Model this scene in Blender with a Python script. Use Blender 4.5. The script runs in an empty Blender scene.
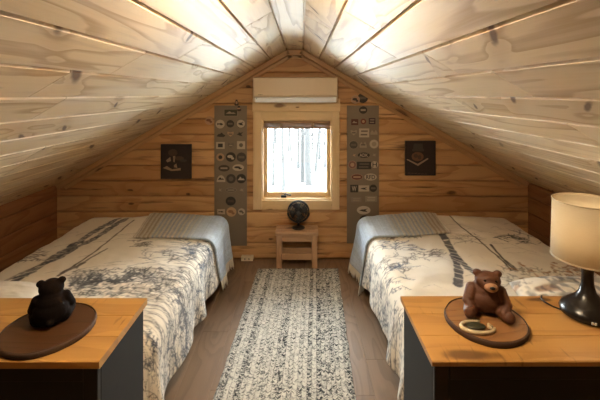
import bpy, bmesh, math, random
import numpy as np
from mathutils import Vector, Matrix, noise as mnoise
random.seed(7)
C = bpy.context.scene.collection
SC = bpy.context.scene
PI = math.pi

# ------------------------------------------------------------------ layout
F, CX, CY, EYE = 380.0, 302.0, 94.0, 1.645          # focal length (px), vanishing point, eye height
D = 3.8                                              # distance to the gable wall
def at_z(px, py, z):                                 # photo pixel -> point on a level plane
    d = F*(EYE-z)/(py-CY); return ((px-CX)*d/F, d)
def at_y(px, py, y=D):                               # photo pixel -> point on an upright plane
    return ((px-CX)*y/F, EYE-(py-CY)*y/F)
RL, RR, RZ = -0.15, 0.01, 2.085                      # flat ridge strip
SL = 0.585                                           # roof slope
KL, KR = -2.45, 2.26                                 # knee walls
KZ = RZ-SL*(RL-KL)
YB = -1.3                                            # wall behind the camera

# ------------------------------------------------------------------ node helper
class NT:
    def __init__(s, name):
        s.m = bpy.data.materials.new(name); s.m.use_nodes = True
        s.t = s.m.node_tree; s.t.nodes.clear()
        s.out = s.t.nodes.new('ShaderNodeOutputMaterial')
    def n(s, kind, **kw):
        nd = s.t.nodes.new('ShaderNode'+kind)
        for k, v in kw.items(): setattr(nd, k, v)
        return nd
    def put(s, sock, v):
        if v is None: return
        if hasattr(v, 'is_linked'): s.t.links.new(v, sock)
        else:
            if sock.type == 'RGBA' and len(v) == 3: v = (*v, 1)
            sock.default_value = v
    def math(s, op, a, b=None, c=None, clamp=False):
        nd = s.n('Math', operation=op); nd.use_clamp = clamp
        s.put(nd.inputs[0], a); s.put(nd.inputs[1], b); s.put(nd.inputs[2], c)
        return nd.outputs[0]
    def xyz(s, x, y, z=0.0):
        nd = s.n('CombineXYZ')
        for i, v in enumerate((x, y, z)): s.put(nd.inputs[i], v)
        return nd.outputs[0]
    def sep(s, v):
        nd = s.n('SeparateXYZ'); s.put(nd.inputs[0], v); return nd.outputs
    def noise(s, v, scale=1.0, detail=2.0, rough=0.5, dist=0.0):
        nd = s.n('TexNoise'); s.put(nd.inputs['Vector'], v)
        nd.inputs['Scale'].default_value = scale; nd.inputs['Detail'].default_value = detail
        nd.inputs['Roughness'].default_value = rough; nd.inputs['Distortion'].default_value = dist
        return nd.outputs[0]
    def vor(s, v, scale=1.0, feature='F1', rand=1.0, flat=False):
        nd = s.n('TexVoronoi', feature=feature, voronoi_dimensions='2D' if flat else '3D'); s.put(nd.inputs['Vector'], v)
        nd.inputs['Scale'].default_value = scale; nd.inputs['Randomness'].default_value = rand
        return nd.outputs
    def step(s, v, lo, hi):
        nd = s.n('MapRange', interpolation_type='SMOOTHSTEP'); s.put(nd.inputs[0], v)
        nd.inputs[1].default_value = lo; nd.inputs[2].default_value = hi
        return nd.outputs[0]
    def ramp(s, v, stops, interp='LINEAR'):
        nd = s.n('ValToRGB'); cr = nd.color_ramp; cr.interpolation = interp
        while len(cr.elements) < len(stops): cr.elements.new(0.5)
        for e, (p, c) in zip(cr.elements, stops): e.position = p; e.color = (*c, 1)
        s.put(nd.inputs[0], v); return nd.outputs[0]
    def mix(s, f, a, b, blend='MIX'):
        nd = s.n('Mix', data_type='RGBA', blend_type=blend)
        s.put(nd.inputs[0], f); s.put(nd.inputs[6], a); s.put(nd.inputs[7], b)
        return nd.outputs[2]
    def bump(s, h, strength=0.3, dist=0.002):
        nd = s.n('Bump'); s.put(nd.inputs['Height'], h)
        nd.inputs['Strength'].default_value = strength; nd.inputs['Distance'].default_value = dist
        return nd.outputs[0]
    def pbsdf(s, color, rough=0.5, metal=0.0, normal=None, spec=None, **kw):
        b = s.n('BsdfPrincipled')
        s.put(b.inputs['Base Color'], color); s.put(b.inputs['Roughness'], rough)
        b.inputs['Metallic'].default_value = metal
        if spec is not None: b.inputs['Specular IOR Level'].default_value = spec
        if normal is not None: s.put(b.inputs['Normal'], normal)
        for k, v in kw.items(): s.put(b.inputs[k], v)
        s.t.links.new(b.outputs[0], s.out.inputs[0]); return b
    def coord(s, which='Object'):
        return s.n('TexCoord').outputs[which]
    def uv(s, name='UVMap'):
        return s.n('UVMap', uv_map=name).outputs[0]

def plain(name, col, rough=0.55, metal=0.0, var=0.12, scale=30.0, bump=0.0, spec=None, **kw):
    t = NT(name); co = t.coord()
    nz = t.noise(co, scale, 4, 0.6)
    c = t.mix(t.math('MULTIPLY', nz, var*2), col, tuple(x*0.55 for x in col))
    nrm = t.bump(t.noise(co, scale*4, 4), bump, 0.002) if bump else None
    t.pbsdf(c, rough, metal, nrm, spec, **kw); return t.m

def wood(name, base, line, knot, rough=0.45, line_amt=0.5, knot_amt=1.0, knot_scale=(1.1, 3.0), skew=0.0, tone=0.25,
         streak=0.0, ringk=9.0, spec=0.5, bump=0.15, coat=0.0, saw=0.0, pale=None, knot_pick=0.42, stretch=(0.75, 4.2), swirl=0.12, line_from=0.35, knot_size=1.0):
    t = NT(name); s = t.sep(t.uv()); r = t.sep(t.uv('rnd'))
    u, v, rn = s[0], s[1], r[0]
    z = t.math('MULTIPLY', rn, 37.0)
    # knots: sparse ellipses that bend the grain around them
    ku = t.math('ADD', t.math('MULTIPLY', u, knot_scale[0]), t.math('MULTIPLY', v, skew))
    kv = t.math('MULTIPLY', v, knot_scale[1])
    kw = t.noise(t.xyz(t.math('MULTIPLY', u, 14), t.math('MULTIPLY', v, 14), z), 1, 2)
    ku = t.math('ADD', ku, t.math('MULTIPLY', kw, 0.10))
    kd = t.vor(t.xyz(t.math('ADD', ku, z), kv, 0.0), 1.0, flat=True)
    kc = t.sep(kd[1]); pick = t.step(kc[0], knot_pick, knot_pick+.03)
    ks = t.math('MULTIPLY', kd[0], t.math('ADD', 0.65, t.math('MULTIPLY', kc[1], 1.3)))
    kn = t.math('MULTIPLY', t.math('SUBTRACT', 1.0, t.step(ks, 0.03*knot_size, 0.075*knot_size)), pick)
    halo = t.math('MULTIPLY', t.math('SUBTRACT', 1.0, t.step(kd[0], 0.06, 0.34)), pick)
    # growth lines
    lo = t.noise(t.xyz(t.math('MULTIPLY', u, stretch[0]), t.math('MULTIPLY', v, stretch[1]), z), 1, 2.5, 0.45)
    lo = t.math('ADD', lo, t.math('MULTIPLY', halo, swirl))
    fr = t.math('FRACT', t.math('MULTIPLY', lo, ringk))
    lines = t.math('MULTIPLY', t.step(fr, line_from, 0.92), t.math('SUBTRACT', 1.0, t.step(fr, 0.94, 1.0)))
    fine = t.noise(t.xyz(t.math('MULTIPLY', u, 3.0), t.math('MULTIPLY', v, 110.0), z), 1, 3, 0.6)
    blot = t.noise(t.xyz(t.math('MULTIPLY', u, 1.2), t.math('MULTIPLY', v, 5.0), t.math('ADD', z, 5)), 1, 3, 0.55)
    f = t.math('MULTIPLY', lines, line_amt)
    f = t.math('ADD', f, t.math('MULTIPLY', t.math('SUBTRACT', fine, 0.5), 0.5), clamp=True)
    c = t.mix(f, base, line)
    if pale is not None: c = t.mix(t.step(blot, 0.45, 0.7), c, t.mix(0.6, c, pale))
    c = t.mix(t.math('MULTIPLY', t.math('SUBTRACT', rn, 0.5), tone*2, clamp=True), c, line)
    if streak:
        st = t.noise(t.xyz(t.math('MULTIPLY', u, 1.6), t.math('MULTIPLY', v, 22.0), t.math('ADD', z, 11)), 1, 4, 0.6)
        c = t.mix(t.math('MULTIPLY', t.step(st, 0.56, 0.74), streak), c, knot)
    if saw:
        sw = t.noise(t.xyz(t.math('MULTIPLY', u, 70.0), t.math('MULTIPLY', v, 9.0), z), 1, 2, 0.5)
        sp = t.noise(t.xyz(t.math('MULTIPLY', u, 3.0), t.math('MULTIPLY', v, 3.0), z), 1, 1, 0.5)
        c = t.mix(t.math('MULTIPLY', t.math('MULTIPLY', t.step(sw, 0.58, 0.72), t.step(sp, 0.5, 0.66)), saw), c, knot)
    c = t.mix(t.math('MULTIPLY', halo, 0.30*knot_amt), c, line)
    c = t.mix(t.math('MULTIPLY', kn, 0.85*knot_amt), c, knot)
    nb = t.bump(t.math('ADD', fine, t.math('MULTIPLY', lines, 0.8)), bump, 0.001)
    b = t.pbsdf(c, t.math('ADD', rough, t.math('MULTIPLY', t.math('SUBTRACT', fine, 0.5), 0.2)), 0, nb, spec)
    if coat:
        b.inputs['Coat Weight'].default_value = coat; b.inputs['Coat Roughness'].default_value = 0.28
    return t.m

# ------------------------------------------------------------------ materials
M = {}
M['ceil'] = wood('ceiling_pine', (0.75, 0.59, 0.36), (0.44, 0.27, 0.115), (0.085, 0.032, 0.010), rough=0.54, line_amt=0.72, line_from=.58, knot_size=1.6,
                 knot_amt=1.0, knot_scale=(3.3, 1.7), skew=-4.2, knot_pick=.40, stretch=(.42, 5.0), swirl=.07, streak=.16, tone=0.16, ringk=8, spec=0.5, pale=(0.74, 0.63, 0.46))
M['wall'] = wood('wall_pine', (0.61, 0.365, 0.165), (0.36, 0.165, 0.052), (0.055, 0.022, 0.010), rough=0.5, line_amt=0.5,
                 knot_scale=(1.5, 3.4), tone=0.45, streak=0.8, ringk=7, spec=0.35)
M['knee'] = wood('reddish_pine', (0.33, 0.145, 0.055), (0.19, 0.072, 0.022), (0.05, 0.02, 0.01), rough=0.55, line_amt=0.5, knot_scale=(1.5, 3.4), tone=0.3, streak=0.4, ringk=7, spec=0.3)  # darker, redder pine than the gable wall
M['trim'] = wood('trim_pine', (0.52, 0.32, 0.145), (0.34, 0.18, 0.065), (0.12, 0.05, 0.02), rough=0.45, line_amt=0.3, tone=0.15, ringk=5)
M['casing'] = wood('casing_pine', (0.76, 0.56, 0.31), (0.58, 0.38, 0.17), (0.15, 0.06, 0.02), rough=0.4, line_amt=0.25,
                   knot_scale=(1.6, 4.0), tone=0.15, ringk=5)
M['floor'] = wood('floor_plank', (0.235, 0.150, 0.088), (0.14, 0.084, 0.047), (0.05, 0.03, 0.02), rough=0.42, line_amt=0.5,
                  knot_amt=0.3, tone=0.45, ringk=10, spec=0.45, bump=0.08)
M['top'] = wood('dresser_pine', (0.50, 0.265, 0.075), (0.33, 0.15, 0.036), (0.10, 0.04, 0.012), rough=0.36, line_amt=0.45,
                knot_scale=(0.9, 3.2), tone=0.12, ringk=8, spec=0.5, saw=0.55)
M['stool'] = wood('stool_wood', (0.54, 0.335, 0.19), (0.33, 0.18, 0.085), (0.09, 0.04, 0.02), rough=0.45, tone=0.2, ringk=8)
M['slice'] = wood('slice_wood', (0.30, 0.145, 0.055), (0.16, 0.066, 0.022), (0.05, 0.02, 0.008), rough=0.3, ringk=12, tone=0.2, coat=0.3)
M['slice_dark'] = wood('dark_slice_wood', (0.085, 0.036, 0.014), (0.045, 0.018, 0.007), (0.03, 0.012, 0.006), rough=0.35, ringk=12, tone=0.2)
M['bark'] = plain('bark', (0.075, 0.036, 0.018), 0.8, var=0.4, scale=60, bump=0.8)
M['char'] = plain('charcoal_paint', (0.021, 0.0205, 0.020), 0.62, var=0.15, scale=12, spec=0.25)
M['char_dark'] = plain('black_paint', (0.014, 0.012, 0.010), 0.5, var=0.15, scale=12)
M['ac'] = plain('warm_tinted_ac', (0.70, 0.56, 0.38), 0.35, var=0.02)  # white plastic, warm room light tinted into its colour
M['ac_white'] = plain('louver_plastic', (0.90, 0.90, 0.87), 0.25, var=0.02)
M['black'] = plain('black_plastic', (0.012, 0.012, 0.012), 0.35, var=0.1)
M['gloss_black'] = plain('glazed_black', (0.012, 0.009, 0.007), 0.27, var=0.1)
M['grey_metal'] = plain('galvanised_plate', (0.235, 0.188, 0.132), 0.5, 0.2, var=0.14, scale=9)
M['iron'] = plain('bed_steel', (0.012, 0.012, 0.013), 0.45, 0.3)
M['mattress'] = plain('mattress_ticking', (0.55, 0.52, 0.46), 0.9, var=0.05)
M['white'] = plain('white_cotton', (0.70, 0.64, 0.55), 0.9, var=0.06, bump=0.2, scale=14)
M['cream'] = plain('cream_plastic', (0.72, 0.62, 0.46), 0.5, var=0.04)
M['bear'] = plain('carved_bear', (0.125, 0.043, 0.017), 0.55, var=0.45, scale=70, bump=0.7)
M['bear_dark'] = plain('dark_carved_bear', (0.009, 0.005, 0.0035), 0.9, var=0.4, scale=70, bump=0.7, spec=0.12)
M['muzzle'] = plain('pale_muzzle', (0.34, 0.18, 0.10), 0.55, var=0.2)
M['bone'] = plain('cream_horn', (0.62, 0.50, 0.32), 0.45, var=0.15)
M['moss'] = plain('dark_green_stone', (0.045, 0.045, 0.024), 0.4, var=0.4)
M['snow'] = plain('snow', (0.86, 0.88, 0.90), 0.9, var=0.02, scale=0.2)
M['tree'] = plain('frosted_bark', (0.008, 0.0082, 0.0085), 0.95, var=0.5, scale=3.0)
M['blind'] = plain('brown_slats', (0.34, 0.19, 0.085), 0.45, var=0.2)
M['steel'] = plain('bright_steel', (0.60, 0.58, 0.54), 0.25, 0.8)
M['fan_grey'] = plain('fan_grey', (0.06, 0.056, 0.05), 0.4)

def glass():
    t = NT('window_glass'); fr = t.n('Fresnel'); fr.inputs[0].default_value = 1.45
    tr = t.n('BsdfTransparent'); gl = t.n('BsdfGlossy'); gl.inputs['Roughness'].default_value = 0.02
    tr.inputs[0].default_value = (0.96, 0.98, 0.97, 1)
    mx = t.n('MixShader'); t.t.links.new(fr.outputs[0], mx.inputs[0])
    t.t.links.new(tr.outputs[0], mx.inputs[1]); t.t.links.new(gl.outputs[0], mx.inputs[2])
    t.t.links.new(mx.outputs[0], t.out.inputs[0]); return t.m
M['glass'] = glass()

def shade():
    t = NT('linen_shade'); co = t.coord(); s = t.sep(co)
    w = t.noise(t.xyz(t.math('MULTIPLY', s[0], 30), t.math('MULTIPLY', s[1], 30), t.math('MULTIPLY', s[2], 700)), 1, 2)
    c = t.mix(w, (0.74, 0.64, 0.47), (0.82, 0.73, 0.56))
    d = t.n('BsdfDiffuse'); tl = t.n('BsdfTranslucent'); t.put(d.inputs[0], c); t.put(tl.inputs[0], c)
    mx = t.n('MixShader'); mx.inputs[0].default_value = 0.36
    t.t.links.new(d.outputs[0], mx.inputs[1]); t.t.links.new(tl.outputs[0], mx.inputs[2])
    t.t.links.new(mx.outputs[0], t.out.inputs[0]); return t.m
M['shade'] = shade()
def emit(name, col, k):
    t = NT(name); e = t.n('Emission'); e.inputs[0].default_value = (*col, 1); e.inputs[1].default_value = k
    t.t.links.new(e.outputs[0], t.out.inputs[0]); return t.m
M['fill_glow'] = emit('fill_emitter', (1.0, 0.80, 0.55), 175.0)  # emitter of the added fill fixture
M['bulb'] = emit('warm_bulb', (1.0, 0.80, 0.54), 9.0)

def rug_mat():
    t = NT('braided_rug'); s = t.sep(t.uv()); u, v = s[0], s[1]
    wob = t.math('MULTIPLY', t.noise(t.xyz(t.math('MULTIPLY', u, 4), t.math('MULTIPLY', v, 5)), 1, 2), 0.020)
    bu = t.math('MULTIPLY', t.math('ADD', u, wob), 36.0)
    band = t.math('FLOOR', bu); p = t.math('FRACT', bu)
    chev = t.math('ABSOLUTE', t.math('SUBTRACT', p, 0.5))
    vv = t.math('ADD', t.math('MULTIPLY', v, 105.0), t.math('MULTIPLY', chev, 2.4))
    cell = t.vor(t.xyz(t.math('MULTIPLY', bu, 2.1), t.math('MULTIPLY', vv, 1.15), t.math('MULTIPLY', band, 3.1)), 1.0)
    rnd = t.sep(cell[1])[0]
    bn = t.n('TexWhiteNoise', noise_dimensions='1D'); t.put(bn.inputs['W'], band)
    k = t.math('ADD', rnd, t.math('MULTIPLY', t.math('SUBTRACT', bn.outputs[0], 0.45), 0.42))
    c = t.ramp(k, [(0.0, (0.035, 0.038, 0.042)), (0.15, (0.12, 0.12, 0.118)), (0.30, (0.28, 0.28, 0.265)), (0.50, (0.47, 0.46, 0.42)), (0.90, (0.64, 0.62, 0.56))])
    edge = t.step(chev, 0.40, 0.5)
    c = t.mix(t.math('MULTIPLY', edge, 0.45), c, (0.09, 0.085, 0.08))
    h = t.math('SUBTRACT', t.math('SUBTRACT', 1.0, cell[0]), edge)
    t.pbsdf(c, 0.95, 0, t.bump(h, 0.6, 0.004), 0.1); return t.m
M['rug'] = rug_mat()

def printed(name, weave=0.25):
    t = NT(name); a = t.n('Attribute', attribute_name='print')
    co = t.coord(); nz = t.noise(co, 9, 4, 0.6); w = t.noise(co, 240, 2)
    t.pbsdf(a.outputs['Color'], 0.92, 0, t.bump(t.math('ADD', nz, t.math('MULTIPLY', w, weave)), 0.35, 0.012), 0.15, **{'Sheen Weight': 0.1})
    return t.m
M['duvet'] = printed('printed_cotton', 0.05)
M['throw'] = printed('woven_throw', 0.4)

# ------------------------------------------------------------------ mesh helpers
def new_bm():
    bm = bmesh.new(); bm.loops.layers.uv.new('UVMap'); bm.loops.layers.uv.new('rnd'); return bm

def prism(bm, prof, o, U, V, W, L, rnd=None, mat=0, ends=None, off=None):
    """profile [(v,w)] swept along U; ends(v,w)->(u0,u1) lets the ends slant"""
    U, V, W, o = Vector(U), Vector(V), Vector(W), Vector(o)
    rnd = random.random() if rnd is None else rnd
    off = (random.uniform(0, 50), random.uniform(0, 50)) if off is None else off
    rows = []
    for i in (0, 1):
        row = []
        for (v, w) in prof:
            e = ends(v, w) if ends else (0.0, L)
            u = e[i]; vt = bm.verts.new(o+U*u+V*v+W*w); row.append((vt, u, v+w))
        rows.append(row)
    n = len(prof); uvl, rl = bm.loops.layers.uv['UVMap'], bm.loops.layers.uv['rnd']
    fs = []
    for i in range(n):
        j = (i+1) % n
        fs.append([rows[0][i], rows[0][j], rows[1][j], rows[1][i]])
    fs.append(list(reversed(rows[0]))); fs.append(rows[1])
    made = []
    for f in fs:
        face = bm.faces.new([q[0] for q in f]); face.material_index = mat
        for lp, q in zip(face.loops, f):
            lp[uvl].uv = (q[1]+off[0], q[2]+off[1]); lp[rl].uv = (rnd, 0)
        made.append(face)
    return made

def chamf(a, b, c):                                   # rectangle a x b with chamfer c, profile in (v,w)
    return [(c, 0), (a-c, 0), (a, c), (a, b-c), (a-c, b), (c, b), (0, b-c), (0, c)]

def board(bm, lo, hi, along=0, c=0.003, rnd=None, mat=0):
    """box-shaped board from corner lo to hi with grain along an axis"""
    ax = [Vector((1, 0, 0)), Vector((0, 1, 0)), Vector((0, 0, 1))]
    sz = [hi[i]-lo[i] for i in range(3)]
    o = [i for i in range(3) if i != along]
    prism(bm, chamf(sz[o[0]], sz[o[1]], min(c, sz[o[0]]/3, sz[o[1]]/3)), lo, ax[along], ax[o[0]], ax[o[1]], sz[along], rnd, mat)

def rbox(bm, lo, hi, bev=0.01, seg=3, mat=0):
    t = bmesh.new()
    bmesh.ops.create_cube(t, size=1.0)
    c = [(lo[i]+hi[i])/2 for i in range(3)]; s = [hi[i]-lo[i] for i in range(3)]
    bmesh.ops.scale(t, vec=s, verts=t.verts); bmesh.ops.translate(t, vec=c, verts=t.verts)
    if bev: bmesh.ops.bevel(t, geom=t.edges[:], offset=bev, segments=seg, affect='EDGES', profile=0.5)
    merge(bm, t, mat)

def merge(bm, t, mat=0, mtx=None):
    vm = {}
    for v in t.verts: vm[v] = bm.verts.new(mtx @ v.co if mtx else v.co)
    for f in t.faces:
        try: nf = bm.faces.new([vm[v] for v in f.verts])
        except ValueError: continue
        nf.material_index = mat; nf.smooth = f.smooth
    t.free()

def lathe(bm, prof, c=(0, 0, 0), seg=40, mat=0, close=False):
    rings = []
    for (r, z) in prof:
        if r < 1e-6: rings.append([bm.verts.new((c[0], c[1], c[2]+z))])
        else: rings.append([bm.verts.new((c[0]+r*math.cos(2*PI*k/seg), c[1]+r*math.sin(2*PI*k/seg), c[2]+z)) for k in range(seg)])
    if close: rings.append(rings[0])
    for a, b in zip(rings, rings[1:]):
        for k in range(seg):
            j = (k+1) % seg
            if len(a) == 1 and len(b) == 1: continue
            if len(a) == 1: f = bm.faces.new((a[0], b[j], b[k]))
            elif len(b) == 1: f = bm.faces.new((a[k], a[j], b[0]))
            else: f = bm.faces.new((a[k], a[j], b[j], b[k]))
            f.smooth = True; f.material_index = mat
    return bm

def tube(bm, pts, r, seg=8, mat=0, closed=False):
    pts = [Vector(p) for p in pts]; n = len(pts)
    rs = r if isinstance(r, (list, tuple)) else [r]*n
    rings = []
    up = Vector((0.137, 0.21, 0.97)).normalized()
    for i, p in enumerate(pts):
        if closed: d = pts[(i+1) % n]-pts[i-1]
        else: d = pts[min(i+1, n-1)]-pts[max(i-1, 0)]
        d.normalize()
        a = d.cross(up)
        if a.length < 0.05: a = d.cross(Vector((1, 0, 0)))
        a.normalize(); b = d.cross(a)
        rings.append([bm.verts.new(p+(a*math.cos(2*PI*k/seg)+b*math.sin(2*PI*k/seg))*rs[i]) for k in range(seg)])
    pairs = list(zip(rings, rings[1:]))+([(rings[-1], rings[0])] if closed else [])
    for A, B in pairs:
        for k in range(seg):
            f = bm.faces.new((A[k], A[(k+1) % seg], B[(k+1) % seg], B[k])); f.smooth = True; f.material_index = mat
    if not closed:
        for R in (list(reversed(rings[0])), rings[-1]):
            f = bm.faces.new(R); f.material_index = mat

def ellip(bm, c, r, rot=None, mat=0, u=20, v=12):
    t = bmesh.new(); bmesh.ops.create_uvsphere(t, u_segments=u, v_segments=v, radius=1.0)
    for f in t.faces: f.smooth = True
    m = Matrix.Translation(c) @ (rot.to_4x4() if rot else Matrix.Identity(4)) @ Matrix.Diagonal((*r, 1))
    merge(bm, t, mat, m)

def finish(name, bm, mats, parent=None, smooth=None, local=False):
    """link the bmesh as ONE object; geometry is given in room coordinates unless local"""
    bmesh.ops.recalc_face_normals(bm, faces=bm.faces)
    if smooth is not None:
        for f in bm.faces: f.smooth = smooth
    org = Vector((0, 0, 0))
    if parent is not None and not local:
        p = parent
        while p: org += p.location; p = p.parent
    me = bpy.data.meshes.new(name)
    if org.length: bmesh.ops.translate(bm, vec=-org, verts=bm.verts)
    bm.to_mesh(me); bm.free()
    for m in (mats if isinstance(mats, (list, tuple)) else [mats]): me.materials.append(m)
    o = bpy.data.objects.new(name, me); C.objects.link(o)
    if parent is not None: o.parent = parent
    return o

def tag(o, label=None, cat=None, group=None, kind=None):
    for k, v in (('label', label), ('category', cat), ('group', group), ('kind', kind)):
        if v: o[k] = v
    return o
def thing(name, label, cat, loc=(0, 0, 0), group=None):
    o = bpy.data.objects.new(name, None); C.objects.link(o); o.location = loc
    o.empty_display_size = 0.1
    return tag(o, label, cat, group)
def struct(o): o['kind'] = 'structure'; return o
def bevel(o, w, seg=2):
    m = o.modifiers.new('bevel', 'BEVEL'); m.width = w; m.segments = seg; m.limit_method = 'ANGLE'; return o

# ------------------------------------------------------------------ room shell
bm = new_bm()                                          # floor: planks running down the aisle
pw = 0.181; x = KL-0.05; i = 0
while x < KR+0.05:
    y = YB-random.uniform(0, 1.1)
    while y < D:
        L = 1.22; a, b = max(y, YB), min(y+L, D)
        if b-a > 0.01:
            prism(bm, [(0.0010, 0), (pw-0.0010, 0), (pw, -0.0018), (pw, -0.02), (0, -0.02), (0, -0.0018)], (x, a, 0), (0, 1, 0), (1, 0, 0), (0, 0, 1), b-a-0.0015)
        y += L
    x += pw; i += 1
board(bm, (KL-0.1, YB-.1, -0.08), (KR+0.1, D+.14, -0.019), 1)
struct(finish('floor', bm, M['floor']))

bm = new_bm()                                          # ceiling: two boarded slopes and the flat ridge strip
bw = 0.1795; cosr = 1/math.sqrt(1+SL*SL)
for side in (-1, 1):
    x0 = RL if side < 0 else RR; xe = KL if side < 0 else KR
    S = Vector((side, 0, -SL)).normalized(); N = Vector((-side*SL, 0, -1)).normalized()*-1
    total = abs(xe-x0)/cosr; s = 0.004; k = 0
    while s < total:
        w = min(bw, total-s+0.03)
        cuts = [YB]; y = YB-random.uniform(0, 1.6)
        while True:
            y += random.uniform(1.5, 2.6)
            if y >= D-0.3: break
            if y > YB+0.2: cuts.append(y)
        if k == 2: cuts = [YB, 0.4, 1.86]              # joints seen near the ridge on both slopes
        if k == 3: cuts = [YB, 0.2, 1.52, 3.05]
        if k == 4: cuts = [YB, 1.28, 2.7]
        cuts.append(D)
        for a, b in zip(cuts, cuts[1:]):
            c = 0.0062
            prism(bm, [(0.0, 0.010), (c, 0.0), (w-c-0.0025, 0.0), (w-0.0025, 0.010), (w-0.0025, 0.018), (0, 0.018)],
                  Vector((x0, a, RZ))+S*s, (0, 1, 0), S, N, b-a-0.006)
        s += bw; k += 1
    # roof deck behind the boards
    prism(bm, [(0, 0.019), (total+0.1, 0.019), (total+0.1, 0.06), (0, 0.06)], (x0, YB, RZ), (0, 1, 0), S, N, D-YB)
for a, b in ((YB, 0.7), (0.7, 2.62), (2.62, D)):
    prism(bm, [(0.0, 0.006), (0.004, 0.0), (RR-RL-0.004, 0.0), (RR-RL, 0.006), (RR-RL, 0.05), (0, 0.05)], (RL, a, RZ+0.001), (0, 1, 0), (1, 0, 0), (0, 0, 1), b-a-0.002)
board(bm, (RL-.08, YB, RZ+.021), (RR+.08, D+.05, RZ+.06), 1)
struct(finish('ceiling', bm, M['ceil']))

# window opening
WX0, WX1 = -0.402, 0.302
WZ1, WZ0 = 1.388, 0.584
ph = 0.1555
def roof_x(z):                                         # x extent of the gable at height z
    z = min(z, RZ)
    if z <= KZ: return KL, KR
    return max(KL, RL-(RZ-z)/SL), min(KR, RR+(RZ-z)/SL)
def plank_wall(bm, y, sgn, hole=None):
    """horizontal planks on a gable wall; sgn=+1 faces -Y"""
    z = -0.002
    while z < RZ:
        h = min(ph, RZ+0.03-z); c = 0.014
        prof = [(0.0, 0.024), (0.004, 0.009), (c, 0.001), (h/2, -0.002), (h-c, 0.001), (h-0.004, 0.009), (h, 0.024), (h, 0.04), (0, 0.04)]
        spans = [None]
        if hole and z+h > hole[2] and z < hole[3]:
            spans = ['L', 'R']
        for sp in spans:
            def ends(v, w, sp=sp):
                a, b = roof_x(z+v+0.006)
                if sp == 'L': b = hole[0]
                if sp == 'R': a = hole[1]
                return a-(0.0 if sp == 'R' else 0.08), b+(0.0 if sp == 'L' else 0.08)
            pr = prof
            if sp and (z < hole[2] < z+h or z < hole[3] < z+h): pass
            prism(bm, pr, (0, y, z), (1, 0, 0), (0, 0, 1), (0, sgn, 0), 1, ends=ends)
        if spans[0] == 'L':                            # rest of a plank cut by the top or bottom of the opening
            for a, b in ((z, min(z+h, hole[2])), (max(z, hole[3]), z+h)):
                if b-a > 0.005: board(bm, (hole[0], min(y, y+sgn*0.04), a), (hole[1], max(y, y+sgn*0.04), b), 0)
        z += h
bm = new_bm()
plank_wall(bm, D, 1, (WX0, WX1, WZ0, WZ1))
for lo, hi in (((KL-.1, 0), (WX0, 0.9)), ((WX1, 0), (KR+.1, 0.9)), ((WX0, 0), (WX1, WZ0))):   # sheathing behind the planks
    board(bm, (lo[0], D+0.04, -0.05), (hi[0], D+0.14, hi[1]), 0)
board(bm, (KL-.1, D+.04, 0.9), (WX0, D+.14, RZ+.1)); board(bm, (WX1, D+.04, 0.9), (KR+.1, D+.14, RZ+.1))
board(bm, (WX0, D+.04, WZ1), (WX1, D+.14, RZ+.1))
struct(finish('wall_far', bm, M['wall']))
bm = new_bm(); plank_wall(bm, YB, -1); board(bm, (KL-.1, YB-.14, -.05), (KR+.1, YB-.04, RZ+.1)); struct(finish('wall_near', bm, M['wall']))
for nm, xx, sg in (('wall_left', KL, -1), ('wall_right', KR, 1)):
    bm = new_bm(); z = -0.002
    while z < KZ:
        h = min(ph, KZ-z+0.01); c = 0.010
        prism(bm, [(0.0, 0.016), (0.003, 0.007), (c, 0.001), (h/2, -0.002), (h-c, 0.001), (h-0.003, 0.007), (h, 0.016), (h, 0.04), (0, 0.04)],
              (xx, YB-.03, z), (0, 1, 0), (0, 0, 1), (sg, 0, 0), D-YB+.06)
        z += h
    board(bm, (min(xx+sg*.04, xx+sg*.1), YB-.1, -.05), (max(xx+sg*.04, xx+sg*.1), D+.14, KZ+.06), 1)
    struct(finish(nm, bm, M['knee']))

# trim following the two slopes on the far wall
for nm, side in (('trim_1', -1), ('trim_2', 1)):
    x0 = RL if side < 0 else RR; xe = KL if side < 0 else KR
    S = Vector((side, 0, -SL)).normalized(); N = Vector((-side*SL, 0, -1)).normalized()
    tot = abs(xe-x0)/cosr; bm = new_bm()
    tb = math.tan(0.5*math.atan(SL))
    prism(bm, chamf(0.052, 0.030, 0.006), Vector((x0, D-0.031, RZ)), S, N, (0, 1, 0), 1, ends=lambda v, w: (-v*tb, tot))
    prism(bm, chamf(0.036, 0.017, 0.005), Vector((x0, D-0.018, RZ))+N*0.054, S, N, (0, 1, 0), 1, ends=lambda v, w: (-(v+.054)*tb, tot-.06))
    struct(finish(nm, bm, M['trim']))
bm = new_bm()                                          # short level piece under the ridge
board(bm, (RL+.003, D-0.031, RZ-0.052), (RR-.003, D-0.001, RZ), 0, 0.004)
board(bm, (RL+.01, D-0.018, RZ-0.090), (RR-.01, D-0.001, RZ-0.054), 0, 0.004)
struct(finish('trim_3', bm, M['trim']))

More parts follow.
